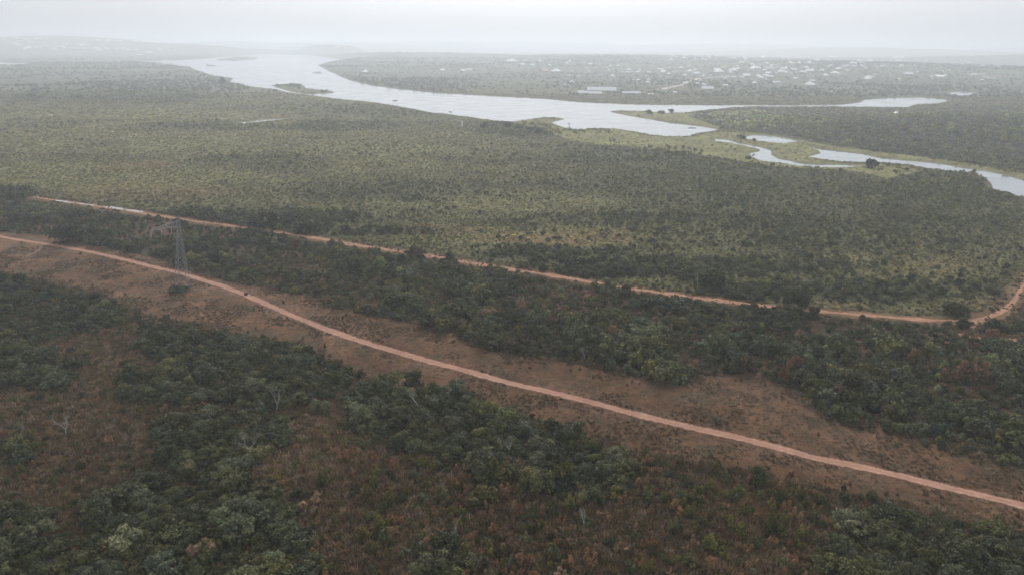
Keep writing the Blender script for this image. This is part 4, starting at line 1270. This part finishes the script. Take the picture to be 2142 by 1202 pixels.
BARE = [(139, 912, 56, 'white bare tree standing in the brown grass at the left edge', (0, 0), .7), (528, 957, 60, 'white forked bare tree in front of the tall dark clump', (-.1, 0), .95),
        (579, 862, 52, 'thin pale bare tree on the right side of the broad left thicket', (.05, 0), .45), (879, 856, 50, 'leaning bare tree with a crooked white trunk in the long thicket', (-.35, .1), .6),
        (912, 888, 36, 'short slanting bare stem in the long thicket right of the crooked tree', (-.45, 0), .5), (1052, 955, 46, 'spreading fan shaped bare tree in the middle of the long thicket', (0, 0), 1.2),
        (958, 1138, 46, 'pale tan bare tree just above the small bottom clump', (-.1, 0), .8), (902, 1188, 34, 'slender pale bare stem on the small bottom clump', (0, 0), .5),
        (997, 1200, 40, 'thin tan bare tree at the bottom edge right of the small clump', (0, 0), .5), (1222, 1108, 40, 'grey bare tree between dry shrubs below the long thicket', (0, 0), .55),
        (46, 915, 36, 'small grey bare tree right at the left edge', (0, 0), .6), (1459, 602, 34, 'tall pale bare tree in the dark hedge beyond the rutted road', (0, 0), .3),
        (1222, 752, 32, 'pale leafless shrub at the upper edge of the bare strip', (0, 0), .9)]
for i, (px, py, hp, lb, lean, spd) in enumerate(BARE):
    x, y = (float(q_) for q_ in unproj(px, py, 1.0)); z = float(height(np.array([x]), np.array([y]), np.array([400.]))[0])
    hh = px_size((x, y, z), hp) * 1.12
    e = empty('bare_tree', (x, y, z), lb, 'bare tree', None, rng.uniform(-.3, .3))
    o = obj('trunk', bare_mesh(900 + i, lean, spd).mesh('trunk', M_PALEBARK), e); k_ = hh / 1.25; o.scale = (k_, k_, k_)


def palm_parts(seed):
    rg = random.Random(seed); b = MB(); pts = [Vector((0, 0, -.05))]; rr = [.035]
    for i in range(6): pts.append(pts[-1] + Vector((rg.uniform(-.012, .012), rg.uniform(-.012, .012), .13))); rr.append(.028 - .001 * i)
    b.path(pts, rr, 7)
    top = pts[-1]; vs = []; fs = []; tn = []
    for k in range(26):
        a = rg.random() * 6.28; el = rg.uniform(-.25, 1.25); ln = .40 * rg.uniform(.8, 1.1)
        dv = Vector((math.cos(a) * math.cos(el), math.sin(a) * math.cos(el), math.sin(el))); p = top.copy(); pr = [p.copy()]
        for i in range(7):
            p = p + dv * ln / 7; dv = (dv + Vector((0, 0, -.20))).normalized(); pr.append(p.copy())
        sd_ = Vector((-math.sin(a), math.cos(a), 0)); tv = rg.random()
        for i in range(7):
            for sg in (-1, 1):
                for j in range(2):
                    c0 = pr[i].lerp(pr[i + 1], j * .5); wl = .10 * (1 - .6 * i / 7) + .02
                    tip = c0 + sd_ * sg * wl + (pr[i + 1] - pr[i]) * .7 + Vector((0, 0, -.045)); c1 = pr[i].lerp(pr[i + 1], j * .5 + .36)
                    n0 = len(vs); vs += [c0, c1, tip]; fs.append((n0, n0 + 1, n0 + 2)); tn += [tv] * 3
    return b, mesh_from('crown', [tuple(q_) for q_ in vs], np.array(fs), M_LEAF, tn)


PALM = [(lambda q_: (q_[0].mesh('trunk', M_BARK), q_[1]))(palm_parts(1000 + i)) for i in range(4)]
PALMS = [(1277, 304, 13, 'left one of the two palms standing together on the pale marsh grass'), (1284, 304, 14, 'right one of the two palms standing together on the pale marsh grass'),
         (1295, 303, 8, 'tiny palm just right of the pair on the marsh grass'), (1312, 303, 8, 'tiny lone palm right of the palm pair on the marsh'),
         (1399, 322, 19, 'leftmost palm of the row at the marsh edge'), (1411, 322, 18, 'second palm from the left in the row at the marsh edge'), (1428, 322, 19, 'third palm of the row at the marsh edge'),
         (1440, 324, 19, 'fourth palm of the row at the marsh edge'), (1452, 328, 20, 'tallest palm at the right end of the marsh edge row'), (1466, 328, 15, 'short palm just right of the marsh edge row'),
         (1190, 266, 9, 'small palm by the inlet on the near river bank'), (1142, 274, 14, 'palm rising from the dark trees left of the inlet'),
         (1575, 334, 12, 'palm beside the marsh stream near its widest part'), (1350, 330, 18, 'palm among the dark scrub left of the marsh edge row'), (1292, 345, 15, 'palm deep in the dark scrub below the marsh pair'),
         (1265, 642, 48, 'oil palm standing up in front of the rutted road'), (1283, 640, 30, 'lower oil palm just right of the one before the rutted road'),
         (26, 424, 34, 'oil palm at the left edge above the rutted road'), (52, 430, 30, 'oil palm beside the start of the rutted road at the left')]
for i, (px, py, hp, lb) in enumerate(PALMS):
    x, y, z = ray_ground(px, py); hh = px_size((x, y, z), hp)
    e = empty('palm_tree', (x, y, z), lb, 'palm', None, rng.random() * 6.28)
    tr_, cr_ = PALM[i % 4]; k_ = hh / 1.05
    o = obj('trunk', tr_, e); o.scale = (k_ * .8, k_ * .8, k_); o = obj('crown', cr_, e); o.scale = (k_, k_, k_); o['tint'] = [float(q_) for q_ in (GREEN * .85)]

TREES = [(1013, 270, 20, 16, 'round dark tree on the near river bank left of the white inlet'), (1062, 268, 26, 15, 'wide dark tree on the bank beside the pale marsh point'), (1823, 352, 36, 23, 'wide dark tree standing alone at the edge of the narrow river'),
         (465, 177, 19, 13, 'round tree on the upper left bank of the wide river'), (1357, 239, 20, 11, 'left tree of the three on the thin spit'), (1384, 239, 18, 8, 'low middle tree of the three on the thin spit'),
         (1403, 238, 15, 12, 'taller right tree of the three on the thin spit'), (150, 506, 74, 44, 'huge rounded dark tree at the left above the dirt track'), (1033, 268, 14, 9, 'small tree between the round and the wide tree on the bank'),
         (1085, 272, 22, 12, 'low tree right of the wide tree on the bank'), (1110, 277, 20, 12, 'low dark tree at the foot of the marsh point'), (1126, 281, 18, 11, 'rightmost low tree at the foot of the marsh point'),
         (1550, 290, 24, 9, 'low dark tree at the left end of the small pond'), (1577, 296, 8, 8, 'tiny round tree in the small pond'), (65, 204, 24, 9, 'dark tree group on the pale plain at the far left'),
         (165, 207, 18, 8, 'second dark tree on the pale plain right of the far left one'), (575, 192, 12, 6, 'small tree on the bank below the reed island'), (1566, 334, 14, 8, 'low tree on the marsh left of the stream bend'),
         (1897, 358, 12, 8, 'small tree on the near bank of the narrow river'), (1582, 1022, 42, 52, 'rounded bright green tree alone below the track'), (375, 609, 46, 13, 'low green bush round the feet of the pylon'),
         (671, 862, 42, 36, 'pale silvery bush at the right end of the broad left thicket'), (1497, 886, 22, 18, 'pale green bush on the bare strip above the track'), (515, 618, 9, 6, 'small dark bush on the edge of the dirt track'),
         (1995, 660, 56, 40, 'dark round tree just above the road bend at the right'), (1660, 640, 64, 50, 'dark tall tree in the hedge beyond the rutted road'), (1490, 605, 60, 44, 'dark tree at the left end of the tall hedge'),
         (2012, 690, 30, 26, 'bush right at the corner of the two roads'), (2075, 690, 34, 30, 'round bush below the road bend at the right edge'), (866, 806, 46, 36, 'dark bush at the upper left tip of the long thicket'),
         (1765, 1050, 26, 24, 'small dark bush above the lower right thicket'), (1763, 1030, 12, 18, 'narrow very dark shrub between the track and the right thicket'), (1560, 648, 30, 14, 'low bush half covering the rutted road'), (560, 470, 70, 34, 'dark spreading tree beyond the rutted road right of the pylon'), (640, 488, 50, 28, 'dark tree in the hedge beyond the rutted road beside the spreading one')]
for i, (px, py, wp, hp, lb) in enumerate(TREES):
    x, y, z = ray_ground(px, py)
    r = px_size((x, y, z), wp) / 2 * .95; hh = px_size((x, y, z), hp) / 1.15 * .92
    col = GREY * 1.5 if 'silvery' in lb or 'pale green' in lb else GREEN * 1.3 if 'bright' in lb else GREEN * .8
    cr = CROWN_HI[i % 8] if y < 400 else CROWN_MID[i % 8]
    cat = 'bush' if 'bush' in lb or 'shrub' in lb else 'tree'
    add_bush(cat, x, y, r, hh, tints(1, rng, col, .08, .04)[0], lb, None, cat, cr, STEMS[i % 4], z=z)

DRYONE = [(1641, 800, 22, 56, 'rusty orange upright shrub in the bush belt above the bare strip', 'RUST'), (1090, 648, 24, 26, 'pale tan withered shrub in a gap of the bush belt', 'PALE'),
          (650, 1062, 50, 30, 'pinkish withered shrub on the right side of the big corner thicket', 'PALE'), (430, 1165, 60, 44, 'tan withered shrub within the big corner thicket', 'PALE'), (2040, 800, 60, 60, 'tall yellow brown shrub in the bush belt at the right', 'RUST'),
          (1905, 760, 30, 34, 'rusty shrub in the bush belt near the right', 'RUST'), (2070, 720, 40, 34, 'orange brown shrub below the road bend', 'RUST'), (845, 822, 46, 26, 'pale straw coloured shrub at the left of the crooked bare tree', 'PALE'),
          (1985, 800, 34, 34, 'low rusty shrub left of the tall yellow brown one', 'RUST'), (1090, 1190, 54, 58, 'large orange tinged shrub at the bottom edge right of the middle', 'RUST'), (1180, 1020, 44, 66, 'tall yellow green shrub at the lower edge of the long thicket', 'YEL'),
          (1055, 1010, 60, 56, 'leafy yellow green shrub at the lower left edge of the long thicket', 'YEL'), (1010, 1056, 64, 40, 'wide olive shrub with brown top below the long thicket', 'YEL'), (1620, 1120, 50, 60, 'upright yellow green shrub left of the corner thicket', 'YEL')]
for i, (px, py, wp, hp, lb, ck) in enumerate(DRYONE):
    x, y = (float(q_) for q_ in unproj(px, py, 1.0)); z = float(height(np.array([x]), np.array([y]), np.array([400.]))[0])
    r = px_size((x, y, z), wp) / 2; hh = px_size((x, y, z), hp) / 1.6
    col = {'RUST': RUST * .95, 'PALE': np.array([.24, .165, .115]), 'YEL': YELLOW * .85}[ck]
    add_bush('shrub', x, y, r * 1.1, hh, tints(1, rng, col, .05, .03)[0], lb, None, 'shrub', DRY_HI[i % 6], STEMS[i % 4], z=z, stemname='stem', crownname='foliage')



# ------------------------------------------------------------------ the air
hz = MB(); hz.box(-26000, 26000, -26000, 26000, -4.5, 190)
m = bpy.data.materials.new('haze'); m.use_nodes = True; t = m.node_tree; t.nodes.clear()
o_ = t.nodes.new('ShaderNodeOutputMaterial'); pv = t.nodes.new('ShaderNodeVolumePrincipled')
pv.inputs['Density'].default_value = .00025; pv.inputs['Color'].default_value = (.90, .95, 1, 1); pv.inputs['Anisotropy'].default_value = .42
t.links.new(pv.outputs[0], o_.inputs['Volume'])
tag(obj('haze', hz.mesh('haze', m)), kind='stuff')
